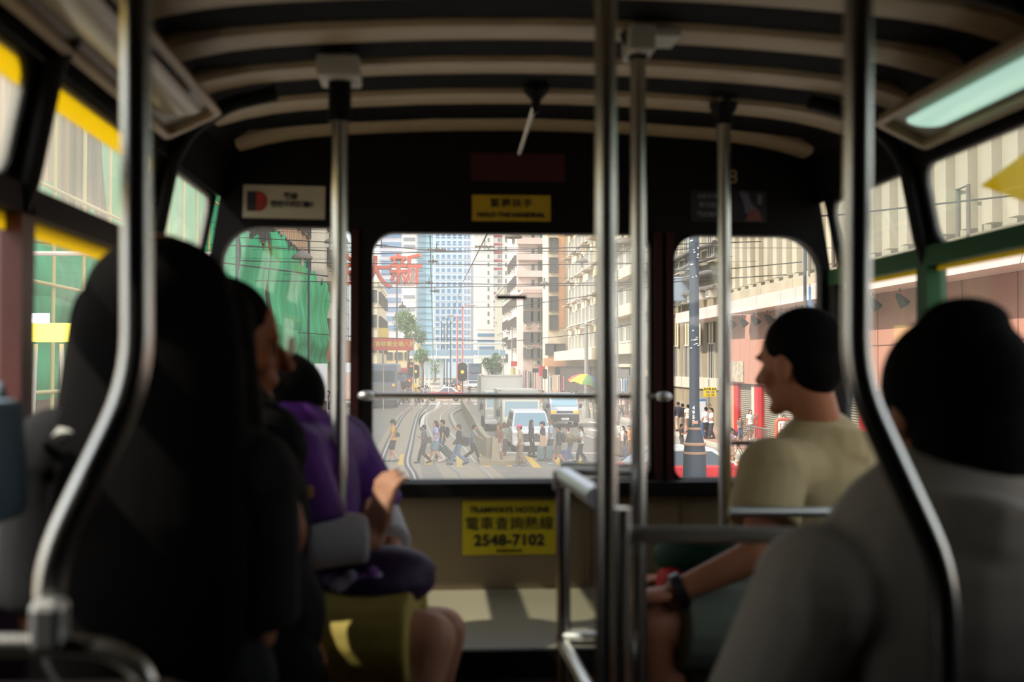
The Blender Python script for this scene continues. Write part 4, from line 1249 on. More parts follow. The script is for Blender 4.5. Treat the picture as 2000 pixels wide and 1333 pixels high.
WL = [
 ([(250, 452), (728, 478), (842, 490), (1275, 492), (1640, 462)], 50, 58, 'uppermost overhead cable sagging to an insulator left of centre'),
 ([(280, 470), (735, 496), (1275, 479), (1640, 467)], 47, 50, 'overhead cable crossing just under the uppermost one'),
 ([(300, 505), (640, 514), (1000, 518), (1275, 515), (1640, 482)], 52, 55, 'overhead cable level with the red characters'),
 ([(300, 545), (700, 552), (1000, 556), (1275, 551), (1640, 502)], 56, 60, 'overhead cable under the red characters'),
 ([(700, 563), (1275, 556)], 60, 60, 'faint overhead cable above the tree'),
 ([(700, 602), (1000, 600), (1275, 560)], 66, 62, 'overhead cable slanting up to the right over the orange stripe'),
 ([(430, 640), (727, 660), (1000, 667), (1150, 652), (1275, 625)], 70, 66, 'lowest overhead cable curving across the far street'),
 ([(1300, 530), (1440, 524), (1640, 505)], 44, 44, 'slanting cable over the ribbed hall'),
 ([(1300, 552), (1640, 530)], 46, 46, 'lower slanting cable over the ribbed hall'),
 ([(840, 460), (846, 700), (852, 712)], 52, 260, 'trolley wire running away over the left track'),
 ([(960, 440), (900, 560), (856, 706)], 40, 260, 'trolley wire running away over the tram\'s own track'),
 ([(1300, 436), (1640, 420), (2000, 380)], 30, 26, 'thin cable outside the right side windows'),
 ([(40, 470), (330, 500), (640, 540)], 24, 40, 'cable in front of the green netting'),
]
for L, a, c, lab in WL: wire(L, a, c, lab, r=.022 if c < 100 else .03)
# suspended lamps and insulators on the cables
M_lampc = mat('lamp_dome_grey', (110, 104, 94), .5)
def dome(u, v, Y, w, label):
    p = atY(u, v, Y)
    root = empty('hanging_street_lamp', p, label=label, category='street lamp')
    MB().lathe([(w * .5, -.02), (w * .5, .03), (w * .42, .12 * w / .8), (w * .2, .24 * w / .8), (.05, .28 * w / .8), (.04, .4)], n=18).build('dome', M_lampc, root, smooth=True)
    MB().lathe([(.03, -.28), (.06, -.2), (.05, -.02)], n=12).build('bulb', M_frame, root, smooth=True)
    xl, xr = -8.95 - p.x, 14.5 - p.x
    MB().tube([(xl, 0, .5), (0, 0, .38), (xr, 0, .5)], .008, 6).build('span_wire', M_wire, root)
    return root
for a in ((1216, 476, 46, .78, 'domed street lamp hanging right of the tallest pole'), (1137, 512, 55, .6, 'domed street lamp left of the tallest pole'), (1063, 556, 66, .62, 'domed street lamp before the bronze windows'),
          (1003, 464, 44, .7, 'domed street lamp near the top of the middle window'), (590, 505, 40, .75, 'pale domed street lamp before the green netting'), (645, 474, 46, .5, 'small grey street lamp beside the left grab pole'),
          (786, 600, 90, .6, 'small lamp above the green tree'), (1265, 531, 50, .6, 'street lamp at the right edge of the middle window')):
    dome(*a)
M_ins = mat('insulator_brown', (96, 82, 66), .5)
def insulator(u, v, Y, L, label, rot=0.0, m=M_ins):
    p = atY(u, v, Y)
    root = empty('cable_insulator', p, label=label, category='insulator')
    prof = []
    k = 6
    for i in range(k):
        t = -L / 2 + L * i / (k - 1); prof += [(.03, t - .03), (.09, t), (.03, t + .03)]
    MB().lathe(prof, n=10, M=Matrix.Rotation(pi / 2 + rot, 4, 'Y')).build('ribbed_body', m, root, smooth=True)
    MB().tube([(0, 0, -.12), (0, 0, .3)], .02, 8).build('hook', M_wire, root)
for a in ((853, 488, 52, .8, 'ribbed insulator cluster over the gridded tower'), (846, 511, 54, .4, 'small insulator under the big one over the gridded tower'), (947, 482, 50, .8, 'yellowish insulator right of the gridded tower'),
          (849, 569, 66, .5, 'white insulator before the teal tower'), (745, 480, 52.6, .5, 'insulator at the top left corner of the middle window'), (1540, 0, 40, .4, ''),
          (838, 553, 60, .35, 'tiny insulator left of the gridded tower')):
    if a[1]: insulator(*a)
# ================================================================== VEHICLES
M_tyre = mat('tyre', (30, 30, 30), .8)
M_hub = mat('wheel_hub', (150, 150, 150), .4, metal=.6)
M_carglass = mat('car_glass', (44, 58, 64), .08, spec=1.0)
M_carglassb = mat('car_glass_blue', (116, 158, 176), .08, spec=1.0)
M_bump = mat('bumper_dark', (52, 54, 56), .6)
M_plate = mat('number_plate', (232, 230, 220), .5)
M_chrome = mat('chrome', (210, 212, 214), .2, metal=1)
M_head = mat('headlamp', (224, 226, 224), .15, spec=1)
M_amber = mat('amber_lamp', (240, 160, 40), .3, emit=(255, 150, 30), estr=.8)
M_redl = mat('red_tail_lamp', (214, 50, 30), .3, emit=(255, 60, 30), estr=.9)
def wheels(root, W, ys, r, w=.2):
    for y in ys:
        for s in (-1, 1):
            x = s * (W / 2 - w / 2 - .01)
            o = MB().tube([(-w / 2, 0, 0), (-w / 2 + .02, 0, 0), (w / 2 - .02, 0, 0), (w / 2, 0, 0)], [r * .93, r, r, r * .93], 22).build('wheel', M_tyre, root, smooth=True, loc=(x, y, r))
            MB().tube([(s * (w / 2 - .01), 0, 0), (s * (w / 2 + .012), 0, 0)], [r * .62, r * .5], 16).build('hub', M_hub, o, smooth=True)
def side_poly(mb, poly, w0, w1): mb.prism(poly, w0, w1, lambda a, b, w: (w, a, b))
def slab(mb, y0, z0, wd0, y1, z1, wd1, off, th=.02):
    """thin panel spanning x between edge (y0,z0) and edge (y1,z1), lifted along -y/+z normal by off"""
    n = Vector((0, -(z1 - z0), (y1 - y0))); n.normalize()
    if off < 0: n = -n
    o = n * abs(off)
    v = []
    for k in (0, 1):
        q = o * (1 if k else 0) 
        v += [(-wd0 / 2 + q.x, y0 + q.y, z0 + q.z), (wd0 / 2 + q.x, y0 + q.y, z0 + q.z), (wd1 / 2 + q.x, y1 + q.y, z1 + q.z), (-wd1 / 2 + q.x, y1 + q.y, z1 + q.z)]
    mb.add(v, [(0, 3, 2, 1), (4, 5, 6, 7), (0, 1, 5, 4), (1, 2, 6, 5), (2, 3, 7, 6), (3, 0, 4, 7)])
def arches(poly_front, y_list, r, zlow, y_back):
    """lower edge polyline with wheel arches, from front (y small) to back"""
    out = []
    for y in y_list:
        for k in range(9):
            a = pi - pi * k / 8
            out.append((y + r * cos(a), zlow + r * sin(a)))
    return out
def sedan(x, y, rz, label, col, roofcol, L=4.7, W=1.72, H=1.46, markings=True):
    root = empty('taxi' if markings else 'car', (x, y, 0), rz, label=label, category='taxi' if markings else 'car')
    # front at -Y
    f, bk = -L / 2, L / 2
    wy = (f + .85, bk - .95)
    low = [(f, .28)] + arches(None, wy, .36, .28, bk) + [(bk, .30), (bk, .70), (bk - .05, .92), (bk - .9, .98), (f + 1.35, .97), (f + .35, .86), (f + .02, .70)]
    m = MB(); side_poly(m, low, -W / 2, W / 2); m.build('body', col, root, bevel=.05)
    cab = [(f + 1.2, .95), (f + 1.95, H - .04), (f + 2.2, H), (bk - 1.45, H), (bk - 1.2, H - .05), (bk - .62, .95)]
    m = MB(); n = len(cab)
    vs = [(-(W / 2 - .05 - max(0, z - .95) * .26), yy, z) for yy, z in cab] + [((W / 2 - .05 - max(0, z - .95) * .26), yy, z) for yy, z in cab]
    m.add(vs, [tuple(range(n)), tuple(reversed(range(n, 2 * n)))] + [(i, (i + 1) % n, (i + 1) % n + n, i + n) for i in range(n)])
    m.build('cabin_roof', roofcol, root, bevel=.04)
    g = MB()
    for s in (-1, 1):
        for (a, b, c, d) in (((f + 1.45, .99), (f + 2.02, H - .10), (f + 2.45, H - .09), (f + 2.45, .99)), ((f + 2.52, .99), (f + 2.52, H - .09), (bk - 1.42, H - .09), (bk - .95, .99))):
            q = [(s * (W / 2 - .05 - (z - .95) * .26 + .012), yy, z) for yy, z in (a, b, c, d)]
            q2 = [(p[0] - s * .03, p[1], p[2]) for p in q]
            g.add(q + q2, [(0, 1, 2, 3), (7, 6, 5, 4), (0, 4, 5, 1), (1, 5, 6, 2), (2, 6, 7, 3), (3, 7, 4, 0)])
    g.build('side_glass', M_carglass, root)
    g = MB(); slab(g, f + 1.27, .99, W * .80, f + 1.90, H - .08, W * .70, .02); g.build('windscreen', M_carglass, root)
    g = MB(); slab(g, bk - 1.16, H - .09, W * .70, bk - .68, .99, W * .80, .02); g.build('rear_window', M_carglass, root)
    MB().box((0, f + .0, .42), (W * .96, .12, .2)).build('front_bumper', M_bump, root, bevel=.03)
    MB().box((0, bk - .0, .45), (W * .96, .12, .2)).build('rear_bumper', M_bump, root, bevel=.03)
    for s in (-1, 1):
        MB().box((s * W * .36, f + .03, .70), (.36, .08, .15)).build('headlamp', M_head, root, bevel=.02)
        MB().box((s * W * .38, bk - .03, .78), (.28, .08, .16)).build('tail_lamp', M_redl, root, bevel=.02)
        MB().box((s * (W / 2 + .08), f + 1.5, 1.0), (.16, .08, .12)).build('side_mirror', col, root, bevel=.02)
    MB().box((0, f - .065, .5), (.5, .02, .13)).build('number_plate', M_plate, root)
    if markings:
        MB().box((0, (f + bk) / 2 - .1, H + .07), (.42, .16, .13), taper=.8).build('roof_sign', mat('taxi_sign_white', (236, 236, 230), .4), root)
        m = MB()
        for k in range(3):
            for s in (-1, 1):
                y0 = bk - 1.75 + k * .22
                X_ = s * (W / 2 + .006)
                pts = [(y0, .45), (y0 + .10, .45), (y0 + .26, .68), (y0 + .10, .90), (y0, .90), (y0 + .16, .68)]
                m.prism(pts, X_ - .008, X_, lambda a, b, w: (w, a, b))
        m.build('door_chevrons', mat('taxi_white', (234, 232, 226), .5), root)
    wheels(root, W, wy, .31)
    return root
M_taxi = mat('taxi_red', (212, 40, 48), .3, spec=.7)
M_silver = mat('taxi_silver', (208, 208, 204), .35)
M_carw = mat('car_white', (226, 228, 230), .25, spec=.7)
M_cars = mat('car_silver', (178, 186, 196), .3, metal=.3)
# big near taxi, side on, front to the right
yN = 30.6
xa, xb = ux(1188, yN), ux(1533, yN)
sedan((xa + xb) / 2, yN + .9, pi / 2, 'red taxi with silver roof right below the front windows, side on', M_taxi, M_silver, L=xb - xa)
# far crossing taxi
xa, xb = ux(829, 118), ux(908, 118)
sedan((xa + xb) / 2, 118, -pi / 2, 'red taxi with white chevrons crossing the far junction', M_taxi, M_carw, L=xb - xa)
p = ground(1958, 1030); sedan(10.6, 20.4, 0.05, 'red taxi with silver roof outside the right side window', M_taxi, M_silver)
p = atY(924, 714, 172); sedan(p.x, 172, 0, 'small white car waiting beyond the far junction', M_carw, M_carw, markings=False)
p = atY(893, 714, 178); sedan(p.x, 180, 0, 'small dark car waiting beyond the far junction', mat('car_dark', (60, 66, 76), .3), mat('car_dark', (60, 66, 76), .3), markings=False)
p = atY(952, 714, 170); sedan(p.x, 166, 0, 'pale blue car half hidden by the box truck at the far junction', mat('car_pale_blue', (150, 172, 200), .3), mat('car_pale_blue', (150, 172, 200), .3), markings=False)

# minivan at the crossing
def minivan(x, y, label):
    L, W, H = 4.3, 1.75, 1.72
    root = empty('minivan', (x, y + L / 2, 0), 0, label=label, category='van')
    f, bk = -L / 2, L / 2
    wy = (f + .8, bk - .8)
    low = [(f, .30)] + arches(None, wy, .38, .30, bk) + [(bk, .30), (bk, 1.05), (f + .85, 1.04), (f + .10, .92), (f, .75)]
    m = MB(); side_poly(m, low, -W / 2, W / 2); m.build('body', M_carw, root, bevel=.06)
    cab = [(f + .75, 1.02), (f + 1.35, H - .06), (f + 1.6, H), (bk - .3, H), (bk - .05, 1.02)]
    m = MB(); n = len(cab)
    vs = [(-(W / 2 - .03 - max(0, z - 1) * .2), yy, z) for yy, z in cab] + [((W / 2 - .03 - max(0, z - 1) * .2), yy, z) for yy, z in cab]
    m.add(vs, [tuple(range(n)), tuple(reversed(range(n, 2 * n)))] + [(i, (i + 1) % n, (i + 1) % n + n, i + n) for i in range(n)])
    m.build('cabin', M_carw, root, bevel=.05)
    g = MB(); slab(g, f + .80, 1.07, W * .86, f + 1.32, H - .10, W * .74, .025); g.build('windscreen', M_carglassb, root)
    g = MB()
    for s in (-1, 1):
        for a, b, c, d in (((f + 1.0, 1.06), (f + 1.45, H - .12), (f + 2.2, H - .12), (f + 2.2, 1.06)), ((f + 2.28, 1.06), (f + 2.28, H - .12), (bk - .35, H - .12), (bk - .2, 1.06))):
            q = [(s * (W / 2 - .03 - (z - 1) * .2 + .012), yy, z) for yy, z in (a, b, c, d)]
            q2 = [(p[0] - s * .03, p[1], p[2]) for p in q]
            g.add(q + q2, [(0, 1, 2, 3), (7, 6, 5, 4), (0, 4, 5, 1), (1, 5, 6, 2), (2, 6, 7, 3), (3, 7, 4, 0)])
    g.build('side_glass', M_carglass, root)
    m = MB(); m.cur = 0; m.box((0, f - .01, .62), (.95, .06, .36)); m.cur = 1
    for k in range(5): m.box((0, f - .045, .48 + k * .07), (.93, .03, .025))
    for k in range(9): m.box((-.42 + k * .105, f - .042, .62), (.02, .03, .34))
    m.build('grille', [mat('grille_navy', (40, 48, 84), .4), M_chrome], root)
    for s in (-1, 1):
        MB().box((s * .70, f + .04, .80), (.34, .12, .18)).build('headlamp', M_head, root, bevel=.04)
        o = MB().box((s * (W / 2 + .14), f + 1.0, 1.12), (.22, .12, .17)).build('side_mirror', mat('mirror_dark', (60, 62, 64), .4), root, bevel=.04)
    MB().box((0, f - .02, .36), (W * .94, .14, .16)).build('front_bumper', M_carw, root, bevel=.04)
    MB().box((0, f - .1, .40), (.46, .02, .11)).build('number_plate', M_plate, root)
    wheels(root, W, wy, .33)
p = ground(1040, 884); minivan(p.x, p.y, 'white minivan with navy and chrome grille stopped at the crossing')

def cabover(x, y, label, W=1.9, Hc=2.05, Lc=1.5, Lb=4.6, Hb=2.75, Wb=2.0, cabcol=None, boxcol=None, name='delivery_truck'):
    root = empty(name, (x, y, 0), 0, label=label, category='truck')
    zc = .45
    cab = [(0, zc), (Lc, zc), (Lc, Hc), (.40, Hc), (.10, Hc * .62), (0, Hc * .55)]
    m = MB(); side_poly(m, cab, -W / 2, W / 2); m.build('cab', cabcol, root, bevel=.07)
    g = MB(); slab(g, .085, Hc * .60, W * .88, .385, Hc - .10, W * .84, .025); g.build('windscreen', M_carglassb, root)
    for s in (-1, 1):
        MB().prism([(.35, 1.2), (.55, Hc - .15), (Lc - .2, Hc - .15), (Lc - .2, 1.2)], s * (W / 2 + .01), s * (W / 2 - .02), lambda a, b, w: (w, a, b)).build('side_window', M_carglass, root)
        MB().box((s * W * .36, -.02, .82), (.3, .08, .2)).build('headlamp', M_head, root, bevel=.02)
        MB().tube([(s * W * .5, .1, Hc * .85), (s * (W * .5 + .2), -.05, Hc * .8), (s * (W * .5 + .2), -.05, 1.2)], .02, 8).build('mirror_arm', M_bump, root)
        MB().box((s * (W * .5 + .2), -.06, 1.42), (.18, .06, .34)).build('side_mirror', M_bump, root, bevel=.03)
    MB().box((0, -.02, 1.0), (W * .5, .05, .18)).build('grille', mat('grille_grey', (150, 150, 146), .5), root)
    MB().box((0, -.05, .55), (W, .16, .24)).build('front_bumper', M_carw, root, bevel=.04)
    MB().box((0, -.14, .56), (.5, .02, .13)).build('number_plate', M_plate, root)
    MB().box((0, Lc + Lb / 2, .62), (W * .6, Lb, .2)).build('chassis', M_bump, root)
    m = MB(); m.box((0, Lc + .12 + Lb / 2, (.85 + Hb) / 2), (Wb, Lb, Hb - .85)); b_ = m.build('cargo_box', boxcol, root, bevel=.03)
    m = MB()
    for s in (-1, 1):
        for yy in (Lc + .12, Lc + .12 + Lb): m.box((s * Wb / 2, yy, (.85 + Hb) / 2), (.1, .1, Hb - .83))
    for zz in (.87, Hb): 
        m.box((0, Lc + .12, zz), (Wb + .05, .1, .1))
    m.build('box_edges', M_silver, root)
    wheels(root, W, (.75, Lc + Lb * .62), .38, .22)
    return root
M_cab = mat('cab_cream', (222, 222, 206), .35)
M_cargo = mat('cargo_white', (218, 216, 210), .5)
p = ground(1015, 864)
cabover(p.x + .1, p.y, 'cream delivery truck with a wide pale windscreen behind the minivan', cabcol=M_cab, boxcol=M_cargo, Hb=2.5, Wb=2.0)
p = atY(988, 714, 63)
cabover(p.x - .1, 63.5, 'large white box truck behind the cream delivery truck', W=2.1, Hc=2.3, Hb=3.15, Wb=2.3, Lb=6.2, cabcol=M_cargo, boxcol=M_cargo, name='box_truck')
# silver van
def van(x, y, label):
    W, H, L = 1.75, 2.0, 4.8
    root = empty('silver_van', (x, y, 0), 0, label=label, category='van')
    pr = [(0, .35), (L, .35), (L, H), (1.05, H), (.72, H - .08), (.22, 1.22), (.03, 1.02), (0, .8)]
    m = MB(); side_poly(m, pr, -W / 2, W / 2); m.build('body', M_cars, root, bevel=.08)
    g = MB(); slab(g, .26, 1.27, W * .86, .70, H - .13, W * .78, .03); g.build('windscreen', M_carglassb, root)
    for s in (-1, 1):
        MB().prism([(.65, 1.25), (.95, H - .2), (1.7, H - .2), (1.7, 1.25)], s * (W / 2 + .01), s * (W / 2 - .02), lambda a, b, w: (w, a, b)).build('side_window', M_carglass, root)
        MB().box((s * W * .40, .02, .93), (.28, .14, .22)).build('headlamp', M_amber, root, bevel=.05)
        MB().box((s * (W / 2 + .13), .45, 1.28), (.18, .12, .26)).build('side_mirror', M_bump, root, bevel=.04)
    MB().box((0, -.0, .94), (W * .55, .08, .10)).build('grille', M_bump, root, bevel=.02)
    MB().box((0, -.03, .55), (W * .99, .2, .48)).build('front_bumper', M_bump, root, bevel=.05)
    MB().box((0, -.14, .52), (.46, .02, .14)).build('number_plate', M_plate, root)
    MB().box((0, -.14, .36), (W * .55, .03, .04)).build('bumper_strip', M_chrome, root)
    wheels(root, W, (.85, L - .9), .33)
p = ground(1104, 836); van(p.x, p.y + .2, 'silver van with amber lamps and dark bumper right of the trucks')

# buses at left, seen from behind
def bus(x, y, label, W=2.5, H=3.9, L=10, col=None, band=None, name='bus'):
    root = empty(name, (x, y, 0), 0, label=label, category='bus')
    MB().box((0, L / 2, .35 + (H - .35) / 2), (W, L, H - .35)).build('body', col, root, bevel=.15)
    MB().box((0, -.02, H * .72), (W * .84, .06, H * .24)).build('rear_window', mat('bus_glass', (96, 108, 120), .2), root, bevel=.05)
    MB().box((0, -.02, H * .40), (W * .9, .05, H * .22)).build('engine_cover', band, root, bevel=.05)
    for s in (-1, 1):
        MB().box((s * W * .38, -.05, H * .52), (.22, .06, .22)).build('tail_lamp', M_redl if s < 0 else M_amber, root)
        MB().box((s * (W / 2), L / 2, H * .72), (.04, L * .9, H * .2)).build('side_window_band', M_carglass, root)
    MB().box((0, -.04, .55), (W * .98, .12, .35)).build('rear_bumper', M_bump, root, bevel=.03)
    MB().box((0, -.11, .8), (.5, .02, .12)).build('number_plate', M_bump, root)
    wheels(root, W, (1.8, L - 2), .48, .28)
p = ground(752, 798); bus(p.x - .3, p.y, 'blue grey bus seen from behind at the left edge of the middle window', col=mat('bus_blue_grey', (140, 156, 176), .4), band=mat('bus_band', (150, 152, 150), .5), H=3.9, W=2.7)
p = atY(786, 714, 146); bus(p.x, 146, 'red and dark bus seen from behind beyond the blue grey one', col=mat('bus_red', (196, 90, 84), .4), band=mat('bus_dark', (70, 64, 66), .5), H=3.4, W=2.4)
p = atY(928, 714, 205); bus(p.x, 205, 'dark glass coach far up the street right of the pole cluster', col=mat('coach_dark', (70, 92, 112), .3), band=mat('coach_band', (100, 120, 140), .3), H=4.1, W=2.4)

# ------------------- street furniture
def signal(u, v, Y, label, lit='amber', h=None, three=True, scale=1.0, pole_m=None):
    p = atY(u, v, Y)
    root = empty('traffic_light', (p.x, Y, 0), label=label, category='traffic light')
    z = p.z
    MB().tube([(0, .15, 0), (0, .15, z + .3 * scale)], .06, 10).build('post', pole_m or M_bump, root, smooth=True)
    MB().prism(rrect(-.32 * scale, .32 * scale, -.62 * scale + z, .62 * scale + z, .25 * scale), .02, .05, lambda a, b, w: (a, w, b)).build('backing_board', M_bump, root)
    MB().box((0, -.06, z), (.30 * scale, .16, .92 * scale)).build('housing', M_bump, root, bevel=.02)
    for k, (dz, c) in enumerate(((.3, 'red'), (0, 'amber'), (-.3, 'green'))):
        on = (c == lit)
        mm = {'red': mat('signal_red', (255, 70, 30), .4, emit=(255, 74, 26), estr=1.5), 'amber': mat('signal_amber', (255, 150, 30), .4, emit=(255, 160, 40), estr=1.5), 'green': None}[c] if on else mat('signal_off', (40, 34, 32), .3)
        MB().tube([(0, -.15, z + dz * scale), (0, -.12, z + dz * scale)], .11 * scale, 14).build('lamp', mm, root, smooth=True)
    return root
signal(803, 722, 128, 'traffic light with amber lamps at the left of the far junction', 'red', scale=1.3)
signal(812, 726, 130, 'second traffic light with a glowing lamp just right of the first one', 'amber', scale=1.3)
signal(903, 727, 112, 'traffic light under the red and white pole', 'amber', scale=1.5)
p = atY(622, 806, 27)
root = empty('traffic_light', (p.x, 27, 0), label='big glowing red traffic light in the left front window', category='traffic light')
MB().tube([(0, .2, 0), (0, .2, p.z + .4)], .06, 12).build('post', M_bump, root, smooth=True)
MB().box((.02, .05, p.z - .2), (.34, .2, .95)).build('housing', M_bump, root, bevel=.03)
for k, dz in enumerate((0, -.32)):
    mm = mat('signal_red_big', (255, 80, 40), .4, emit=(255, 70, 28), estr=1.5) if k == 0 else mat('signal_off', (40, 34, 32), .3)
    MB().tube([(0, -.09, p.z + dz), (0, -.06, p.z + dz)], .145, 20).build('lamp', mm, root, smooth=True)
    MB().lathe([(.15, 0), (.16, 0), (.16, .14), (.15, .14)], M=Matrix.Translation((0, -.07, p.z + dz)) @ Matrix.Rotation(pi / 2, 4, 'X')).build('visor', M_bump, root, smooth=True)
p = atY(627, 714, 40)
o = MB().box((0, 0, 1.9), (.42, .4, 3.8)).build('white_column', M_carw, loc=(p.x, 40, 0)); tag(o, 'narrow white column behind the big red traffic light', 'column')
p = atY(782, 759, 128); 
o = MB().tube([(0, -.05, 0), (0, .05, 0)], .36, 18).build('round_sign', mat('blue_round_sign', (150, 160, 180), .4), loc=(p.x + .9, 108, atY(806, 739, 108).z)); tag(o, 'small round sign under the far left traffic light', 'sign')
MB().tube([(0, .06, 0), (0, .06, -o.location.z)], .04, 8).build('post', M_bump, o)
p = atY(785, 761, 112)
b_ = MB().lathe([(.16, 0), (.16, .7), (.13, .95), (.26, 1.1), (.30, 1.5), (.2, 1.85), (.02, 1.95)], n=16).build('beacon_bollard', mat('bollard_yellow', (244, 176, 40), .4, emit=(255, 180, 40), estr=.4), loc=(atY(810, 714, 114).x, 114, 0), smooth=True)
tag(b_, 'rounded yellow beacon bollard in front of the far left traffic light', 'bollard')
# pedestrian barriers, cones and the bus stop at right
def railing(x, y0, y1, label, m=M_bump):
    root = empty('pavement_railing', (x, (y0 + y1) / 2, .15), label=label, category='railing')
    L = y1 - y0
    MB().tube([(0, -L / 2, 1.0), (0, L / 2, 1.0)], .03, 8).build('top_rail', m, root); MB().tube([(0, -L / 2, .15), (0, L / 2, .15)], .025, 8).build('bottom_rail', m, root)
    for i in range(int(L / .25) + 1): MB().tube([(0, -L / 2 + i * .25, 0), (0, -L / 2 + i * .25, 1.0)], .014, 6).build('upright', m, root)
p = ground(1512, 884, .15); railing(13.4, p.y - 1.2, p.y + 2.2, 'short dark railing on the right pavement before the shutters', m=mat('railing_grey', (104, 100, 96), .5))
M_or = mat('barrier_orange', (224, 92, 48), .5)
p = ground(1527, 868, .15)
root = empty('orange_barrier', (p.x - .5, p.y - .8, .15), label='orange plastic road barrier left of the white post on the pavement', category='barrier')
MB().tube(smooth_path([(0, 0, 0), (0, 0, 1.15), (.9, .3, 1.15), (.9, .3, 0)], .2), .07, 10).build('hoop', M_or, root, smooth=True)
MB().tube([(0, 0, .5), (.9, .3, .5)], .05, 10).build('crossbar', M_or, root, smooth=True)
p = ground(1538, 862, .15)
o = MB().tube([(0, 0, 0), (0, 0, 1.9)], .12, 14).build('white_post', M_carw, loc=(p.x, p.y, .15), smooth=True); tag(o, 'plain white post on the pavement beside the orange barrier', 'post')
def cone(x, y, label, z=.15):
    root = empty('traffic_cone', (x, y, z), label=label, category='cone')
    MB().box((0, 0, .02), (.42, .42, .04)).build('base', M_or, root)
    MB().lathe([(.17, .04), (.03, .85)], n=18).build('cone_body', M_or, root, smooth=True)
    return root
cone(13.6, 25.8, 'orange traffic cone outside the right side window at the far right')
railing(13.3, 26.5, 33, 'yellow railing behind the orange traffic cone', m=mat('railing_yellow', (206, 150, 70), .5))
o = MB().ell((0, 0, .28), (.5, .45, .3)).build('white_sack', M_cargo, loc=(13.2, 24.6, .15), smooth=True); tag(o, 'round white sack on the kerb before the traffic cone', 'sack')
# bus stop
p = ground(1384, 858, .15)
root = empty('bus_stop_sign', (atY(1384, 714, 56).x, 56, .15), label='yellow bus stop sign with black and blue writing', category='sign')
MB().tube([(0, 0, 0), (0, 0, 2.9)], .04, 10).build('post', M_gpole, root, smooth=True)
zz1, zz2 = vz(757, 56, 1384) - .15, vz(775, 56, 1384) - .15
w = 25 / 2200 * 57
MB().box((.05, -.05, (zz1 + zz2) / 2), (w, .04, zz1 - zz2)).build('board', mat('bus_stop_yellow', (240, 220, 40), .5), root)
text('lettering', '巴士站 BUS', .13, (.05, -.08, (zz1 + zz2) / 2 + .14), RX, M_ink, root, bold=.004)
text('lettering', '102 182', .14, (.05, -.08, (zz1 + zz2) / 2 - .01), RX, mat('ink_blue', (60, 100, 170), .5), root, bold=.004)
text('lettering', '112 104', .13, (.05, -.08, (zz1 + zz2) / 2 - .16), RX, M_ink, root, bold=.004)
x_ = atY(1371, 714, 56).x
root = empty('timetable_box', (x_, 56, .15), label='blue and white timetable box on the pavement under the bus stop sign', category='sign')
MB().box((0, 0, .95), (.42, .2, 1.9)).build('box', mat('timetable_blue', (70, 120, 176), .5), root, bevel=.02)
MB().box((0, -.11, 1.3), (.32, .02, .95)).build('sheet', mat('timetable_sheet', (210, 222, 226), .5), root)
# market stalls -----------------------------------------------------
def rack(u0, u1, v0, v1, Y, cols, label):
    a, c = atY(u0, v0, Y), atY(u1, v1, Y)
    root = empty('clothes_rack', ((a.x + c.x) / 2, Y, 0), label=label, category='clothes rack')
    w = c.x - a.x; z0, z1_ = max(c.z, .5), a.z
    MB().tube([(-w / 2, 0, 0), (-w / 2, 0, z1_ + .05), (w / 2, 0, z1_ + .05), (w / 2, 0, 0)], .025, 8).build('frame', M_bump, root)
    n = max(4, int(w / .16)); rnd = random.Random(u0)
    for i in range(n):
        x = -w / 2 + w * (i + .5) / n; h_ = (z1_ - z0) * rnd.uniform(.85, 1)
        MB().box((x, rnd.uniform(-.05, .05), z1_ - h_ / 2), (w / n * .8, .34, h_), taper=.7).build('garment', mat('garment_%s' % (cols[i % len(cols)],), GARM[cols[i % len(cols)]], .8), root, bevel=.02)
GARM = dict(pink=(222, 186, 176), white=(226, 220, 210), red=(196, 40, 44), black=(40, 38, 40), blue=(150, 180, 206), peach=(230, 196, 160), purple=(140, 108, 140), yellow=(222, 214, 150), grey=(150, 150, 146), green=(120, 160, 130))
for i, a in enumerate(((1014, 1028, 724, 770, 112, ['pink', 'white', 'grey', 'purple'], 'rack of pale pink and grey clothes left of the market stalls'),
          (1078, 1094, 733, 768, 86, ['peach', 'pink', 'white', 'peach'], 'rack of long peach dresses in the market'),
          (1032, 1042, 726, 764, 104, ['grey', 'black', 'green'], 'rack of dark clothes beside the pale pink rack'),
          (1071, 1078, 735, 764, 90, ['blue', 'white'], 'narrow rack of pale blue shirts left of the peach dresses'),
          (1096, 1103, 736, 768, 88, ['purple', 'red', 'pink'], 'narrow rack of purple and red clothes right of the peach dresses'),
          (1206, 1226, 740, 768, 80, ['blue', 'white', 'blue'], 'rack of blue and white clothes right of the tallest grab pole'))):
    rack(*a)
def hang(u0, u1, v0, v1, Y, c, label, name='hung_cloth', rnd_=0):
    a, b_ = atY(u0, v0, Y), atY(u1, v1, Y)
    w, h_ = b_.x - a.x, a.z - b_.z
    o = MB().prism(rrect(-w / 2, w / 2, -h_ / 2, h_ / 2, w * rnd_), -.08, .08, lambda p, q, s: (p, s, q)).build(name, mat('garment_' + c, GARM[c], .8), loc=((a.x + b_.x) / 2, Y, (a.z + b_.z) / 2))
    MB().tube([(0, .12, h_ / 2), (0, .12, -(a.z + b_.z) / 2)], .03, 8).build('stand', M_bump, o); return tag(o, label, name.replace('_', ' '))
hang(1053, 1065, 716, 735, 99, 'red', 'bright red cloth hanging in the market under the orange canopy')
hang(1084, 1094, 717, 733, 87, 'black', 'black coat with rounded shoulders hanging over the peach dresses', 'hung_coat', .35)
hang(1060, 1069, 721, 741, 97, 'black', 'oval black coat hanging right of the red cloth', 'hung_coat', .45)
hang(1040, 1052, 720, 728, 103, 'black', 'small black shop board left of the red cloth', 'shop_board')
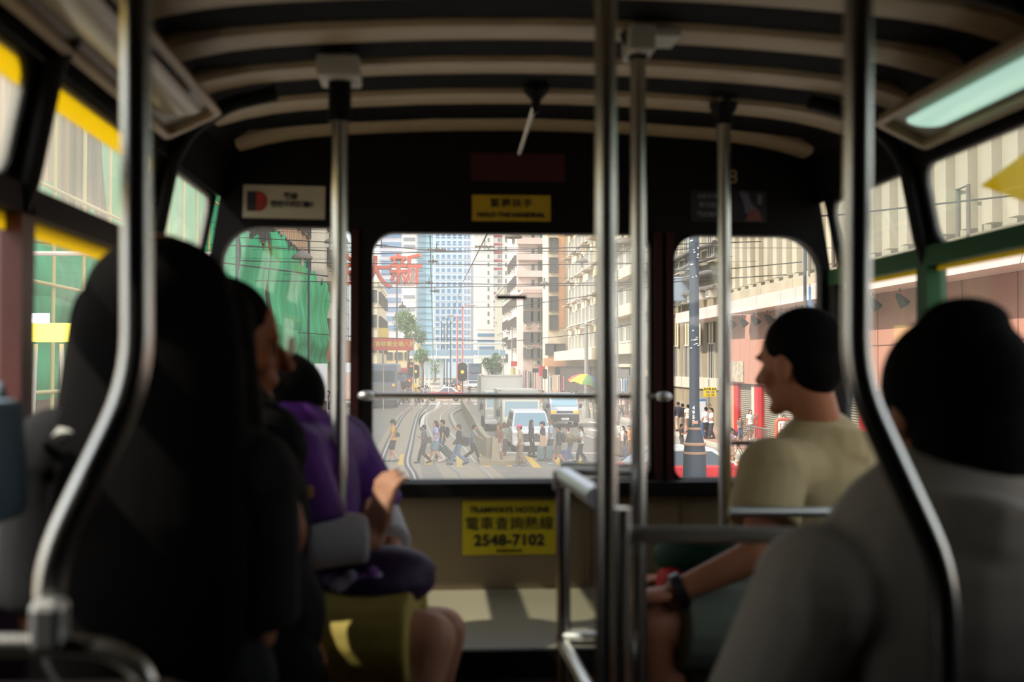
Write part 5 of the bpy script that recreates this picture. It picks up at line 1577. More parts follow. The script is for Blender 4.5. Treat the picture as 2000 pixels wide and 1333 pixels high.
hang(998, 1010, 706, 716, 125, 'red', 'small red shop sign over the grey tenement pavement', 'shop_board')
hang(997, 1008, 719, 734, 126, 'yellow', 'pale yellow cloth hanging under the small red sign')
hang(1205, 1228, 722, 738, 84, 'grey', 'grey shop board right of the tallest grab pole', 'shop_board')
hang(1232, 1250, 722, 738, 83, 'blue', 'dark blue shop board beside the grey one', 'shop_board')
# rainbow umbrella
UY = 78
p = atY(1148, 731, UY)
root = empty('market_umbrella', (p.x, UY, 0), label='big rainbow market umbrella tilted over the pavement', category='umbrella')
mats = [mat('umb_%d' % i, c, .6) for i, c in enumerate([(226, 88, 70), (238, 206, 60), (96, 130, 80), (74, 92, 140), (120, 80, 130), (214, 60, 60), (230, 200, 70), (80, 110, 70)])]
m = MB(); zt_ = p.z; n = 8
Rt = Matrix.Translation((0, 0, zt_)) @ Matrix.Rotation(radians(14), 4, 'Y')
for i in range(n):
    m.cur = i
    a0, a1 = 2 * pi * i / n + pi * .9, 2 * pi * (i + 1) / n + pi * .9
    rows_ = [(0, 0), (.55, -.16), (1.05, -.5), (1.3, -.85)]
    vs, fs = [], []
    for r_2, z_ in rows_:
        for k in range(5):
            a = a0 + (a1 - a0) * k / 4; sag = -.10 * sin(pi * k / 4) * (r_2 / 1.3)
            vs.append((r_2 * cos(a), r_2 * sin(a), z_ - sag))
    for r_i in range(3):
        for k in range(4): fs.append((r_i * 5 + k, r_i * 5 + k + 1, r_i * 5 + 6 + k, r_i * 5 + 5 + k))
    m.add(vs, fs, Rt)
m.build('canopy', mats, root)
MB().tube([(0, 0, 0), (0, 0, zt_)], .03, 8).build('pole', M_gpole, root)
for i in range(8):
    a = 2 * pi * i / n + pi * .9
    MB().tube([(0, 0, zt_ - .45), tuple(Rt @ Vector((1.2 * cos(a), 1.2 * sin(a), -.72)))], .012, 6).build('rib', M_gpole, root)
# dark boards of shops along the right pavement
o = Bld(14.9, 16.4, 81, 92, 2.9, mat('shopfront_brown', (120, 106, 92), .7, noise=.3, nscale=2), 'brown shopfront under the bright cream building', name='shopfront', parapet=0)
# ================================================================== PEOPLE
SK = {'a': mat('skin_light', (214, 166, 138), .55, spec=.3), 'b': mat('skin_mid', (186, 136, 108), .55, spec=.3), 'c': mat('skin_tan', (150, 100, 74), .55, spec=.3)}
M_hairb = mat('hair_black', (12, 10, 9), .8, noise=.3, nscale=30, spec=.05)
M_hairbr = mat('hair_brown', (62, 44, 36), .5)
M_hairg = mat('hair_grey', (96, 92, 86), .6)
def cm(rgb):
    return mat('cloth_%d_%d_%d' % rgb, rgb, .8, noise=.12, nscale=12, spec=.2)
def frame(J):
    x = (J['shR'] - J['shL']).normalized(); z = (J['chest'] - J['pelvis']).normalized()
    y = z.cross(x).normalized(); z = x.cross(y).normalized()
    return Matrix((x, y, z)).transposed()
def head_frame(J):
    y = J['look'].normalized(); z = J.get('hup', Vector((0, 0, 1)))
    x = y.cross(z).normalized(); z = x.cross(y).normalized()
    return Matrix((x, y, z)).transposed()
def torso(m, J, s, k=0.0, low=True):
    R = frame(J)
    m.ell(J['chest'], ((.150 + k) * s, (.100 + k) * s, (.17 + k) * s), R, 18, 12)
    m.ell((J['chest'] + J['pelvis']) / 2, ((.130 + k) * s, (.092 + k) * s, (.17 + k) * s), R, 18, 12)
    if low: m.ell(J['pelvis'], ((.150 + k) * s, (.112 + k) * s, (.115 + k) * s), R, 18, 12)
    m.cap(J['shL'], J['shR'], (.052 + k) * s)
    m.cap(J['chest'] + R @ Vector((0, -.01, .10)) * s, J['neck'], (.085 + k) * s, (.052 + k * .6) * s)
def finger(m, p, d, nrm, ln, r, curl):
    for q in (1.0, .75, .6):
        e = p + d * ln * q
        m.cap(p, e, r, r * .9, 8); p = e; r *= .9
        ax = d.cross(nrm).normalized()
        d = (Matrix.Rotation(-curl, 3, ax) @ d).normalized(); nrm = (Matrix.Rotation(-curl, 3, ax) @ nrm).normalized()
def hand(m, w, d, nrm, s, curl=.35, side=1, simple=False):
    """w wrist, d direction of the fingers, nrm back of the hand"""
    d = d.normalized(); nrm = (nrm - d * nrm.dot(d)).normalized(); x = d.cross(nrm).normalized() * side
    R = Matrix((x, d, nrm)).transposed()
    m.ell(w + d * .045 * s, (.040 * s, .052 * s, .017 * s), R, 12, 8)
    if simple:
        for i, off in enumerate((-.024, .0, .024)):
            m.cap(w + (d * .08 + x * off) * s, w + (d * .15 + x * off * 1.1 - nrm * .03) * s, .010 * s, .009 * s, 6)
        m.cap(w + (d * .03 + x * .03) * s, w + (d * .09 + x * .055 - nrm * .01) * s, .011 * s, .009 * s, 6)
        return
    for i, (off, ln) in enumerate(((-.030, .026), (-.010, .031), (.010, .033), (.029, .029))):
        finger(m, w + (d * .082 + x * off) * s, (d + x * off * 1.5).normalized(), nrm, ln * s, .0088 * s, curl)
    finger(m, w + (d * .025 + x * .032) * s, (d * .75 + x * .75 - nrm * .15).normalized(), nrm, .032 * s, .0105 * s, curl * .6)
def head(m, J, s, detail=False):
    R = head_frame(J); c = J['head']
    m.ell(c + R @ Vector((0, -.008, .018)) * s, (.076 * s, .094 * s, .092 * s), R, 20, 14)
    m.ell(c + R @ Vector((0, .022, -.045)) * s, (.054 * s, .066 * s, .070 * s), R, 16, 12)
    m.cap(c + R @ Vector((0, .090, -.002)) * s, c + R @ Vector((0, .108, -.032)) * s, .009 * s, .015 * s, 8)     # nose
    m.ell(c + R @ Vector((0, .084, -.062)) * s, (.024 * s, .012 * s, .009 * s), R, 10, 6)                          # lips
    m.ell(c + R @ Vector((0, .070, -.100)) * s, (.024 * s, .020 * s, .018 * s), R, 10, 6)                          # chin
    for q in (-1, 1):
        m.ell(c + R @ Vector((q * .078, -.006, -.018)) * s, (.011 * s, .020 * s, .032 * s), R, 10, 8)              # ears
        m.ell(c + R @ Vector((q * .032, .078, .018)) * s, (.024 * s, .012 * s, .008 * s), R, 10, 6)                # brows
        m.ell(c + R @ Vector((q * .040, .055, -.030)) * s, (.028 * s, .026 * s, .026 * s), R, 10, 6)               # cheeks
    m.cap(J['neck'], c + R @ Vector((0, -.018, -.06)) * s, .054 * s, .052 * s)
def body(name, J, s, skin, vox, **tags):
    m = MB()
    torso(m, J, s)
    for q in 'LR':
        m.cap(J['sh' + q], J['el' + q], .046 * s, .037 * s); m.cap(J['el' + q], J['wr' + q], .038 * s, .025 * s)
        d = J.get('hd' + q) or (J['wr' + q] - J['el' + q]); n = J.get('hn' + q) or Vector((0, 0, 1)) + d.normalized() * -d.normalized().z
        if n.length < .1: n = Vector((1 if q == 'R' else -1, 0, 0))
        hand(m, J['wr' + q], Vector(d), Vector(n), s, J.get('curl', .4), 1 if q == 'L' else -1, simple=vox > .01)
        m.cap(J['hip' + q], J['kn' + q], .078 * s, .056 * s); m.cap(J['kn' + q], J['an' + q], .056 * s, .036 * s)
        kn, an = J['kn' + q], J['an' + q]; back = -(J.get('toe' + q) or frame(J) @ Vector((0, 1, 0)))
        m.ell(kn.lerp(an, .3) + back * .02 * s, (.05 * s, .055 * s, .10 * s), None, 12, 8)                          # calf
        t = J.get('toe' + q) or frame(J) @ Vector((0, 1, 0)); t = Vector(t).normalized()
        m.cap(an - t * .02 * s - Vector((0, 0, .03)) * s, an + t * .14 * s - Vector((0, 0, .045)) * s, .034 * s, .030 * s)
    head(m, J, s)
    return m.build(name, skin, remesh=vox, smooths=2, **tags)
def flat(m, a, b, ra, rb, n=16): m.tube([a, a.lerp(b, .5), b], [ra, (ra + rb) / 2, rb], n)
def top(J, s, kind, col, par, vox, k=.014, length=0.0):
    m = MB(); torso(m, J, s, k, low=(kind != 'crop'))
    R = frame(J)
    for q in 'LR':
        sh, el, wr = J['sh' + q], J['el' + q], J['wr' + q]
        if kind in ('tee', 'crop'):
            m.ell(sh, ((.058 + k) * s,) * 3, None, 12, 8); flat(m, sh, sh.lerp(el, .62), (.054 + k) * s, (.056 + k) * s)
        elif kind == 'long':
            m.cap(sh, el, (.050 + k) * s, (.042 + k) * s); m.ell(el, ((.042 + k) * s,) * 3, None, 12, 8); flat(m, el, el.lerp(wr, .92), (.042 + k) * s, (.034 + k) * s)
        elif kind == 'elbow':
            m.ell(sh, ((.058 + k) * s,) * 3, None, 12, 8); flat(m, sh, sh.lerp(el, .95), (.054 + k) * s, (.05 + k) * s)
        else: m.ell(sh, ((.056 + k) * s,) * 3, None, 12, 8)
    if length:
        c = J['pelvis']; up = (J['chest'] - J['pelvis']).normalized()
        m.tube([c + up * .06 * s, c - Vector((0, 0, length * .5)) * s, c - Vector((0, 0, length)) * s], [.14 * s, .17 * s, .19 * s], 18)
    return m.build('dress' if length > .2 else 'shirt', col, par, remesh=vox, smooths=2)
def bottom(J, s, kind, col, par, vox, k=.014):
    m = MB(); R = frame(J)
    m.ell(J['pelvis'] - R @ Vector((0, 0, .01)) * s, ((.150 + k) * s, (.112 + k) * s, (.105 + k) * s), R, 18, 12)
    if kind in ('skirt', 'longskirt'):
        c = J['pelvis']; e = (J['knL'] + J['knR']) / 2 if kind == 'skirt' else (J['anL'] + J['anR']) / 2 + Vector((0, 0, .12))
        e = c.lerp(e, .85)
        m.tube([c, c.lerp(e, .5), e], [.145 * s, .165 * s, (.19 if kind == 'longskirt' else .175) * s], 18)
        return m.build('skirt', col, par, remesh=vox, smooths=2)
    for q in 'LR':
        hp, kn, an = J['hip' + q], J['kn' + q], J['an' + q]
        if kind == 'shorts':
            m.ell(hp, ((.082 + k) * s,) * 3, None, 12, 8); flat(m, hp, hp.lerp(kn, .88), (.082 + k) * s, (.078 + k) * s)
        else:
            m.cap(hp, kn, (.080 + k) * s, (.060 + k) * s); flat(m, kn, kn.lerp(an, .97), (.060 + k) * s, (.05 + k + (.02 if kind == 'wide' else 0)) * s)
    return m.build('shorts' if kind == 'shorts' else 'trousers', col, par, remesh=vox, smooths=2)
def hair(J, s, kind, col, par, vox, capcol=None):
    R = head_frame(J); c = J['head']; m = MB()
    V = lambda x, y, z: c + R @ Vector((x, y, z)) * s
    if kind == 'bald': return
    m.ell(V(0, -.022, .038), (.088 * s, .096 * s, .086 * s), R, 20, 14)
    m.ell(V(0, -.050, -.01), (.078 * s, .060 * s, .075 * s), R, 16, 12)
    if kind == 'puffy':
        m.ell(V(0, -.01, .05), (.105 * s, .108 * s, .092 * s), R, 18, 12)
    if kind in ('long', 'verylong', 'ponytail', 'bob'):
        ln = {'long': .36, 'verylong': .62, 'ponytail': .30, 'bob': .13}[kind]
        w = .09 if kind != 'ponytail' else .03
        if kind != 'ponytail':
            for q in (-1, 1): m.cap(V(q * .062, -.01, .02), V(q * .066, -.02, -min(ln, .16)), .032 * s, .026 * s)
        bk = R @ Vector((0, -1, 0))
        p0 = V(0, -.07, .02); p1 = p0 + bk * .035 * s - Vector((0, 0, ln * .5)) * s; p2 = p1 - Vector((0, 0, ln * .5)) * s
        m.ell((p0 + p1) / 2, (w * s, .045 * s, ln * .34 * s), R, 14, 10); m.ell((p1 + p2) / 2, (w * .95 * s, .042 * s, ln * .36 * s), R, 14, 10)
    if kind == 'bun': m.ell(V(0, -.06, .125), (.045 * s, .045 * s, .04 * s), R, 12, 8)
    o = m.build('hair', col, par, remesh=vox, smooths=2)
    if capcol:
        m = MB(); m.ell(V(0, -.012, .062), (.094 * s, .106 * s, .075 * s), R, 18, 12); m.ell(V(0, .11, .035), (.07 * s, .065 * s, .012 * s), R, 16, 8)
        m.build('cap', capcol, par, remesh=min(vox, .014), smooths=1)
def shoes(J, s, col, par):
    for q in 'LR':
        an = J['an' + q]; t = Vector(J.get('toe' + q) or frame(J) @ Vector((0, 1, 0))).normalized()
        MB().cap(an - t * .03 * s - Vector((0, 0, .035)) * s, an + t * .15 * s - Vector((0, 0, .048)) * s, .042 * s, .036 * s).build('shoe', col, par, smooth=True)

def walker(pos, rz, h, label, topk='tee', topc=(200, 200, 200), botk='pants', botc=(60, 60, 70), hairk='short', hairc=None, skin='b', stride=.5, arms='swing', shoe=(40, 40, 44),
           lean=0.0, cap_=None, bag=None, vox=.018, squat=0.0, mask=False, group=None, simple=False, dress=0.0):
    s = h / 1.70
    def P(x, y, z): return Vector((x, y, z)) * s
    f = stride
    bend = lean
    J = {}
    pz = .90 - .03 * f - squat
    J['pelvis'] = P(0, 0, pz)
    J['chest'] = P(0, .34 * sin(bend), pz + .34 * cos(bend) + .02)
    up = (J['chest'] - J['pelvis']).normalized()
    J['neck'] = J['chest'] + up * .19 * s
    J['head'] = J['neck'] + (up * .8 + Vector((0, .15, .4))).normalized() * .135 * s
    J['look'] = Vector((0, 1, -.12 if bend < .3 else -.5)); 
    for q, sg in (('L', -1), ('R', 1)):
        J['sh' + q] = J['chest'] + up * .115 * s + P(sg * .155, 0, 0)
        J['hip' + q] = J['pelvis'] + P(sg * .085, 0, -.03)
        fy = sg * f
        if squat:
            J['kn' + q] = P(sg * .12, .30, .45); J['an' + q] = P(sg * .10, .02, .08)
        elif fy >= 0:
            J['kn' + q] = P(sg * .085, .17 * fy + .03, .47); J['an' + q] = P(sg * .08, .33 * fy, .085)
        else:
            J['kn' + q] = P(sg * .085, .02 * fy + .05, .46); J['an' + q] = P(sg * .08, .36 * fy, .10 - .06 * fy)
            J['toe' + q] = Vector((0, 1, .35 * fy)).normalized()
        a = -fy
        if arms == 'swing': J['el' + q] = J['sh' + q] + P(sg * .04, .10 * a - .03, -.27); J['wr' + q] = J['el' + q] + P(-sg * .0, .14 * a + .05, -.23)
        elif arms == 'phone' or (arms == 'one' and sg > 0): J['el' + q] = J['sh' + q] + P(sg * .03, .0, -.28); J['wr' + q] = J['el' + q] + P(-sg * .07, .21, .08)
        elif arms == 'fwd': J['el' + q] = J['sh' + q] + P(sg * .02, .18, -.20); J['wr' + q] = J['el' + q] + P(-sg * .02, .20, -.10)
        else: J['el' + q] = J['sh' + q] + P(sg * .045, -.02, -.28); J['wr' + q] = J['el' + q] + P(0, .05, -.24)
    J['curl'] = .5
    M = Matrix.Translation(Vector(pos)) @ Matrix.Rotation(rz, 4, 'Z')
    s *= 1.12
    o = body('person', J, s, SK[skin], vox, label=label, category='person')
    o.matrix_world = M
    if group: o['group'] = group
    top(J, s, topk, cm(topc), o, vox, length=dress)
    bottom(J, s, botk, cm(botc), o, vox)
    hair(J, s, hairk, cm(hairc) if hairc else M_hairb, o, vox, cm(cap_) if cap_ else None)
    if not simple: shoes(J, s, cm(shoe), o)
    if mask:
        R = head_frame(J); MB().ell(J['head'] + R @ Vector((0, .062, -.052)) * s, (.055 * s, .05 * s, .045 * s), R).build('face_mask', cm((226, 222, 220)), o, smooth=True)
    o['_'] = 0; del o['_']
    return o, J, s, M
def carried(M, name, label, cat, mb, m_, bevel=.02, parts=()):
    root = mb.build(name, m_, bevel=bevel, smooth=True); root.matrix_world = M
    tag(root, label, cat)
    for pn, pm, pmat in parts: pm.build(pn, pmat, root, smooth=True)
    return root
def backpack(w, col, label, z=.02):
    o, J, s, M = w; R = frame(J)
    c = J['chest'] + R @ Vector((0, -.185, -.06)) * s
    m = MB().ell(c, (.14 * s, .085 * s, .21 * s), R, 16, 12)
    st = [(('shoulder_strap'), MB().tube([c + R @ Vector((q * .09, .05, .17)) * s, J['sh' + ('L' if q < 0 else 'R')] + R @ Vector((-q * .05, .0, .075)) * s, c + R @ Vector((q * .10, .28, .05)) * s, c + R @ Vector((q * .12, .10, -.12)) * s], .014 * s, 8), cm(col)) for q in (-1, 1)]
    return carried(M, 'backpack', label, 'backpack', m, cm(col), 0, st)
def sidebag(w, col, label, q=1, size=(.05, .13, .10), dz=-.02, dy=-.10, strap=True, name='shoulder_bag'):
    o, J, s, M = w
    c = J['pelvis'] + Vector((q * .20, dy, .02 + dz)) * s
    m = MB().box(c, (size[0] * 2 * s, size[1] * 2 * s, size[2] * 2 * s), taper=.85)
    st = []
    if strap: st = [('strap', MB().tube([c + Vector((0, 0, size[2])) * s, J['sh' + ('R' if q > 0 else 'L')] + Vector((0, -.07, .05)) * s, J['sh' + ('R' if q > 0 else 'L')] + Vector((0, .03, .07)) * s, c + Vector((0, .06, size[2])) * s], .010 * s, 8), cm(col))]
    return carried(M, name, label, 'bag', m, cm(col), .02, st)
LFT, RGT, TOW, AWY = pi / 2, -pi / 2, pi, 0.0
def W(u, vt, vf, rz, label, **k):
    g = ground(u, vf); h = (vf - vt) * (g.y * cos(YAW) + g.x * sin(YAW)) / F
    return walker((g.x, g.y, 0), rz, h, label, **k)
# --- the crossing, from left to right
w = W(768, 821, 903, LFT, 'person in an orange T-shirt and black shorts walking left', topc=(238, 172, 60), botk='shorts', botc=(30, 30, 34), hairk='puffy', stride=.45, shoe=(90, 110, 120), skin='a')
sidebag(w, (40, 38, 42), 'small black bag on a long strap carried by the person in orange', q=-1, size=(.03, .08, .08), dy=-.16, dz=.18)
w = W(828, 830, 906, LFT, 'person in a blue plaid shirt and black trousers walking left', topk='elbow', topc=(86, 96, 124), botc=(34, 34, 36), stride=.75, skin='c', arms='phone', shoe=(70, 50, 44))
sidebag(w, (78, 72, 74), 'grey brown tote bag carried by the person in plaid', q=-1, size=(.06, .17, .12), dy=-.14, dz=.12)
w = W(851, 822, 904, LFT + .25, 'person with long dark hair, lilac T-shirt and short denim skirt', topc=(178, 188, 232), botk='skirt', botc=(110, 148, 170), hairk='long', hairc=(58, 44, 50), stride=.7, skin='a', shoe=(220, 220, 220))
w = W(864, 820, 901, LFT, 'person in a black T-shirt and jeans pulling a dark suitcase', topc=(58, 56, 60), botc=(52, 74, 110), stride=.8, skin='a', arms='down', shoe=(200, 200, 200))
backpack(w, (40, 38, 40), 'small black backpack on the person with the suitcase')
g = ground(887, 902)
root = empty('suitcase', (g.x, g.y, 0), label='dark green suitcase tilted on its wheels and pulled along', category='suitcase')
Rs = Matrix.Translation((.0, 0, .08)) @ Matrix.Rotation(radians(-42), 4, 'Y')
MB().box((0, 0, .34), (.26, .42, .62), M=Rs).build('shell', cm((70, 82, 78)), root, bevel=.05)
m = MB()
for k in range(4): m.box((-.135, -.15 + k * .1, .34), (.02, .03, .56), M=Rs)
m.build('shell_ribs', cm((56, 66, 64)), root)
MB().tube([Rs @ Vector((0, -.1, .6)), Rs @ Vector((0, -.1, 1.05)), Rs @ Vector((0, .1, 1.05)), Rs @ Vector((0, .1, .6))], .012, 8).build('pull_handle', M_chrome, root)
for y in (-.16, .16): MB().tube([(0.02, y - .02, .045), (0.02, y + .02, .045)], .045, 14).build('wheel', M_tyre, root, smooth=True)
w = W(896, 829, 909, LFT, 'person in a black jacket and blue jeans striding left', topk='long', topc=(48, 50, 50), botc=(92, 126, 160), hairk='short', hairc=(80, 58, 46), stride=.95, skin='a', shoe=(40, 44, 60))
sidebag(w, (46, 44, 48), 'black rucksack swinging behind the person in the black jacket', q=1, size=(.06, .13, .16), dy=-.26, dz=.05)
w = W(922, 829, 901, RGT, 'person in a grey long sleeved shirt and black trousers striding right', topk='elbow', topc=(150, 156, 162), botc=(40, 40, 44), stride=1.0, skin='b', arms='fwd', shoe=(44, 46, 50), lean=.18)
sidebag(w, (60, 62, 84), 'dark sling strap bag of the person striding right', q=1, size=(.03, .08, .08), dy=-.05, dz=.1)
w = W(975, 829, 906, LFT + .6, 'person in a rust brown shirt and pale knee length shorts near the barrier end', topk='elbow', topc=(150, 104, 92), botk='shorts', botc=(206, 196, 184), hairk='bob', hairc=(120, 84, 70), stride=.4, skin='b', arms='down', shoe=(80, 80, 84))
w = W(985, 826, 894, AWY + .4, 'person with reddish hair, pale green top and long grey skirt', topk='elbow', topc=(150, 166, 146), botk='longskirt', botc=(88, 84, 96), hairk='bob', hairc=(110, 64, 56), stride=.2, skin='b', arms='down')
w = W(1018, 830, 911, LFT, 'person in a bright pink cap with beige shirt and khaki trousers', topk='elbow', topc=(176, 162, 130), botk='wide', botc=(146, 132, 110), cap_=(240, 110, 170), stride=.5, skin='b', shoe=(150, 150, 150), lean=.12)
w = W(1038, 821, 894, RGT, 'person with very long dark hair in a black top and black trousers', topk='long', topc=(62, 66, 76), botc=(44, 46, 56), hairk='verylong', hairc=(58, 54, 56), stride=.3, skin='a', arms='down')
w = W(1060, 824, 900, LFT, 'person in a navy cap and dark purple shirt looking down at a phone', topk='elbow', topc=(72, 72, 90), botk='pants', botc=(178, 168, 140), cap_=(52, 62, 90), stride=.4, skin='a', arms='phone', shoe=(206, 200, 186), mask=True)
sidebag(w, (210, 178, 150), 'large peach tote bag held by the person in the navy cap', q=-1, size=(.07, .14, .21), dz=-.05, dy=-.0, strap=False)
g = ground(1061, 900)
o = carried(Matrix.Translation((g.x + .02, g.y - .32, 0)), 'shopping_bag', 'blue grey shopping bags hanging low beside the peach tote bag', 'bag', MB().box((-.16, 0, .32), (.3, .24, .5), taper=.8).box((.18, .0, .34), (.3, .24, .52), taper=.8), cm((110, 134, 140)), .04)
w = W(1076, 820, 899, LFT, 'person in a light blue shirt partly hidden behind the black jacket', topk='elbow', topc=(176, 196, 216), botc=(90, 96, 104), hairk='short', hairc=(110, 90, 74), stride=.5, skin='b')
w = W(1091, 832, 909, LFT, 'person in a black checked jacket and grey shorts with bare legs', topk='long', topc=(60, 64, 70), botk='shorts', botc=(120, 122, 120), stride=.8, skin='b', shoe=(140, 190, 190), arms='down')
backpack(w, (62, 66, 66), 'dark round backpack on the person in the checked jacket')
o = carried(Matrix.Translation((atY(1101, 714, 42.6).x, 42.7, 0)), 'striped_bag', 'blue striped bag beside the bare legs', 'bag', MB().box((0, 0, .27), (.26, .2, .5), taper=.8), mat('stripes_blue', (120, 124, 170), .7, noise=.6, nscale=9, stretch=(.1, 1, 8)), .03)
w = W(1114, 834, 902, LFT, 'person in a pale pink top and blue jeans hugging a big bag', topk='elbow', topc=(226, 198, 186), botk='wide', botc=(112, 134, 168), hairk='short', hairc=(70, 58, 54), stride=.35, skin='a', arms='fwd', shoe=(214, 214, 210), lean=.25)
g = ground(1114, 902)
o = carried(Matrix.Translation((g.x, g.y, 0)), 'duffel_bag', 'brown and olive camouflage duffel bag held by the person in pink', 'bag', MB().ell((.0, -.24, .93), (.34, .15, .19)), mat('camo', (140, 128, 96), .8, noise=.6, nscale=6), 0)
w = W(1135, 833, 903, LFT, 'person with a ponytail, white T-shirt and black trousers', topc=(220, 224, 228), botk='wide', botc=(38, 38, 42), hairk='ponytail', stride=.55, skin='b', arms='phone', shoe=(30, 30, 34), cap_=(44, 42, 46))
sidebag(w, (52, 54, 66), 'small black shoulder bag of the person with the ponytail', q=-1, size=(.03, .09, .08), dy=.10, dz=.08)
# --- waiting at the right of the crossing
w = W(1206, 822, 892, RGT + .5, 'person in a pale shirt waiting between the two middle grab poles', topk='elbow', topc=(196, 204, 198), botc=(170, 152, 124), hairc=(120, 108, 90), stride=.1, skin='b', arms='down')
w = W(1217, 833, 893, LFT + .3, 'person in a face mask and pink top beside the pale shirt', topc=(224, 198, 192), botc=(150, 130, 120), hairk='bob', stride=.1, mask=True, skin='a', arms='down')
w = W(1222, 842, 900, LFT, 'child in a dark green T-shirt in front of the masked person', topc=(60, 68, 66), botc=(96, 110, 150), stride=.1, skin='b', arms='down')
w = W(1229, 832, 890, TOW, 'person in an orange top behind the child in dark green', topc=(226, 160, 112), botc=(170, 140, 90), stride=.1, skin='b', arms='down')
# --- right pavement
def WP(u, vt, vf, rz, label, z=.15, **k):
    g = ground(u, vf, z); h = (vf - vt) * (g.y * cos(YAW) + g.x * sin(YAW)) / F
    return walker((g.x, g.y, z), rz, max(1.1, min(h, 1.85)), label, **k)
w = WP(1331, 829, 884, RGT, 'person in a black top with a pale strap walking right past the lamp post', z=0, topc=(52, 52, 56), botc=(90, 88, 92), stride=.5, skin='b', arms='phone')
for a in ((1325, 786, 843, AWY, 'person in a dark jacket at the far left of the right window', dict(topk='long', topc=(60, 62, 78), botc=(196, 184, 166))),
          (1333, 789, 845, AWY + .3, 'person in a black coat left of the lamp post', dict(topk='long', topc=(40, 42, 48), botc=(160, 150, 140))),
          (1344, 791, 846, AWY, 'person in a white T-shirt just left of the lamp post', dict(topc=(214, 206, 196), botc=(150, 130, 116))),
          (1379, 796, 857, AWY + .2, 'person in a white shirt with a dark strap at the bus stop', dict(topk='elbow', topc=(212, 212, 216), botc=(58, 58, 66))),
          (1390, 798, 858, LFT, 'person in a white T-shirt with dark hair facing the first white shirt', dict(topc=(222, 222, 224), botc=(60, 62, 74), arms='phone')),
          (1386, 790, 850, TOW, 'person between the two white shirts at the bus stop', dict(topc=(160, 150, 146), botc=(70, 70, 74))),
          (1432, 787, 838, AWY, 'stout person in a blue grey shirt seen from behind at the shutter', dict(topk='elbow', topc=(112, 134, 150), botc=(190, 178, 158), skin='c', arms='down')),
          (1446, 815, 859, TOW, 'child in a patterned grey top and blue jeans before the shutter', dict(topk='elbow', topc=(130, 116, 112), botc=(84, 104, 130), hairk='long')),
          (1466, 801, 860, TOW, 'person in a white T-shirt and grey shorts with backpack straps', dict(topc=(218, 222, 222), botk='shorts', botc=(146, 148, 144), hairk='long', arms='down', shoe=(210, 210, 210))),
          (1465, 794, 846, LFT, 'dark haired person behind the white T-shirt and grey shorts', dict(topc=(90, 84, 84), botc=(70, 66, 66))),
          (1484, 800, 857, TOW, 'person in a white sun hat and olive vest holding a red bag', dict(topc=(120, 120, 104), botc=(66, 64, 60), cap_=(228, 222, 208), skin='c')),
          (1437, 836, 872, LFT, 'person in a purple T-shirt bending over the pushchair', dict(topc=(78, 66, 94), botk='shorts', botc=(70, 60, 80), lean=.9, arms='fwd', skin='b')),
          (1424, 838, 876, RGT, 'person in a lilac top beside the purple T-shirt', dict(topc=(196, 186, 214), botc=(120, 110, 120))),
          (1531, 812, 868, TOW, 'person in a white shirt with blue straps behind the orange barrier', dict(topc=(216, 218, 228), botc=(150, 60, 60))),
          (1549, 822, 874, TOW, 'person in a dark grey T-shirt and shorts right of the white post', dict(topc=(84, 86, 90), botk='shorts', botc=(70, 70, 74)))):
    u, vt, vf, rz, lab, k = a
    k.setdefault('stride', .15 if rz in (TOW, AWY) else .3); k.setdefault('skin', 'b')
    w = WP(u, vt, vf, rz, lab, vox=.02, **k)
# person in shorts crossing with the pushchair (upper half behind the window handle)
w = WP(1428, 838, 912, RGT, 'person in beige shorts and dark shoes walking on the crossing with the pushchair', z=0, topc=(150, 134, 160), botk='shorts', botc=(186, 160, 140), stride=.15, arms='fwd', shoe=(50, 48, 46), skin='b')
g = ground(1441, 900)
root = empty('pushchair', (g.x, g.y, 0), label='pink folding pushchair on the crossing in the right front window', category='pushchair')
MB().box((0, 0, .48), (.42, .38, .06)).box((-.12, 0, .72), (.08, .38, .5)).build('seat', cm((206, 164, 154)), root, bevel=.03)
for x, z0 in ((-.25, .1), (.25, .1)):
    for y in (-.2, .2):
        MB().tube([(x, y, .1), (-x * .6, y, .9)], .014, 8).build('frame_tube', M_bump, root)
        MB().tube([(x, y - .02, .085), (x, y + .02, .085)], .085, 14).build('wheel', M_tyre, root, smooth=True)
MB().tube([(.12, -.2, .9), (.3, -.2, 1.08), (.3, .2, 1.08), (.12, .2, .9)], .014, 8).build('push_handle', M_bump, root)
# --- far crowds (a few pixels each)
rnd = random.Random(11)
PAL = [(214, 206, 204), (222, 190, 186), (170, 160, 176), (230, 224, 214), (60, 58, 66), (198, 170, 190), (120, 126, 150), (230, 200, 120), (190, 80, 76), (96, 90, 88)]
def crowd(us, Y0, Y1, label, group, zoff=0.0, n_=None):
    for u in us:
        Y = rnd.uniform(Y0, Y1); p = atY(u, 714, Y)
        walker((p.x, Y, zoff), rnd.choice([LFT, RGT, TOW, AWY, LFT, RGT]) + rnd.uniform(-.3, .3), rnd.uniform(1.55, 1.78), label, group=group, topc=rnd.choice(PAL[:8]), botc=rnd.choice([(60, 62, 74), (90, 90, 96), (180, 170, 156), (200, 196, 190)]),
               hairk=rnd.choice(['short', 'long', 'short']), stride=rnd.uniform(.1, .6), vox=.035, simple=True, skin=rnd.choice('ab'), arms=rnd.choice(['swing', 'down', 'phone']))
crowd([773, 777, 782, 787, 792, 797, 802], 108, 117, 'pale dressed pedestrian in the far crowd right of the blue grey bus', 'far crowd left of the traffic light')
crowd([812, 817, 820, 823, 826, 831], 106, 124, 'pedestrian in the far crowd between the far traffic light and the far red taxi', 'far crowd right of the traffic light')
crowd([835], 112, 113, 'person in dark clothes standing at the nose of the far red taxi', None)
crowd([917], 110, 111, 'lone person standing right of the far red taxi', None)
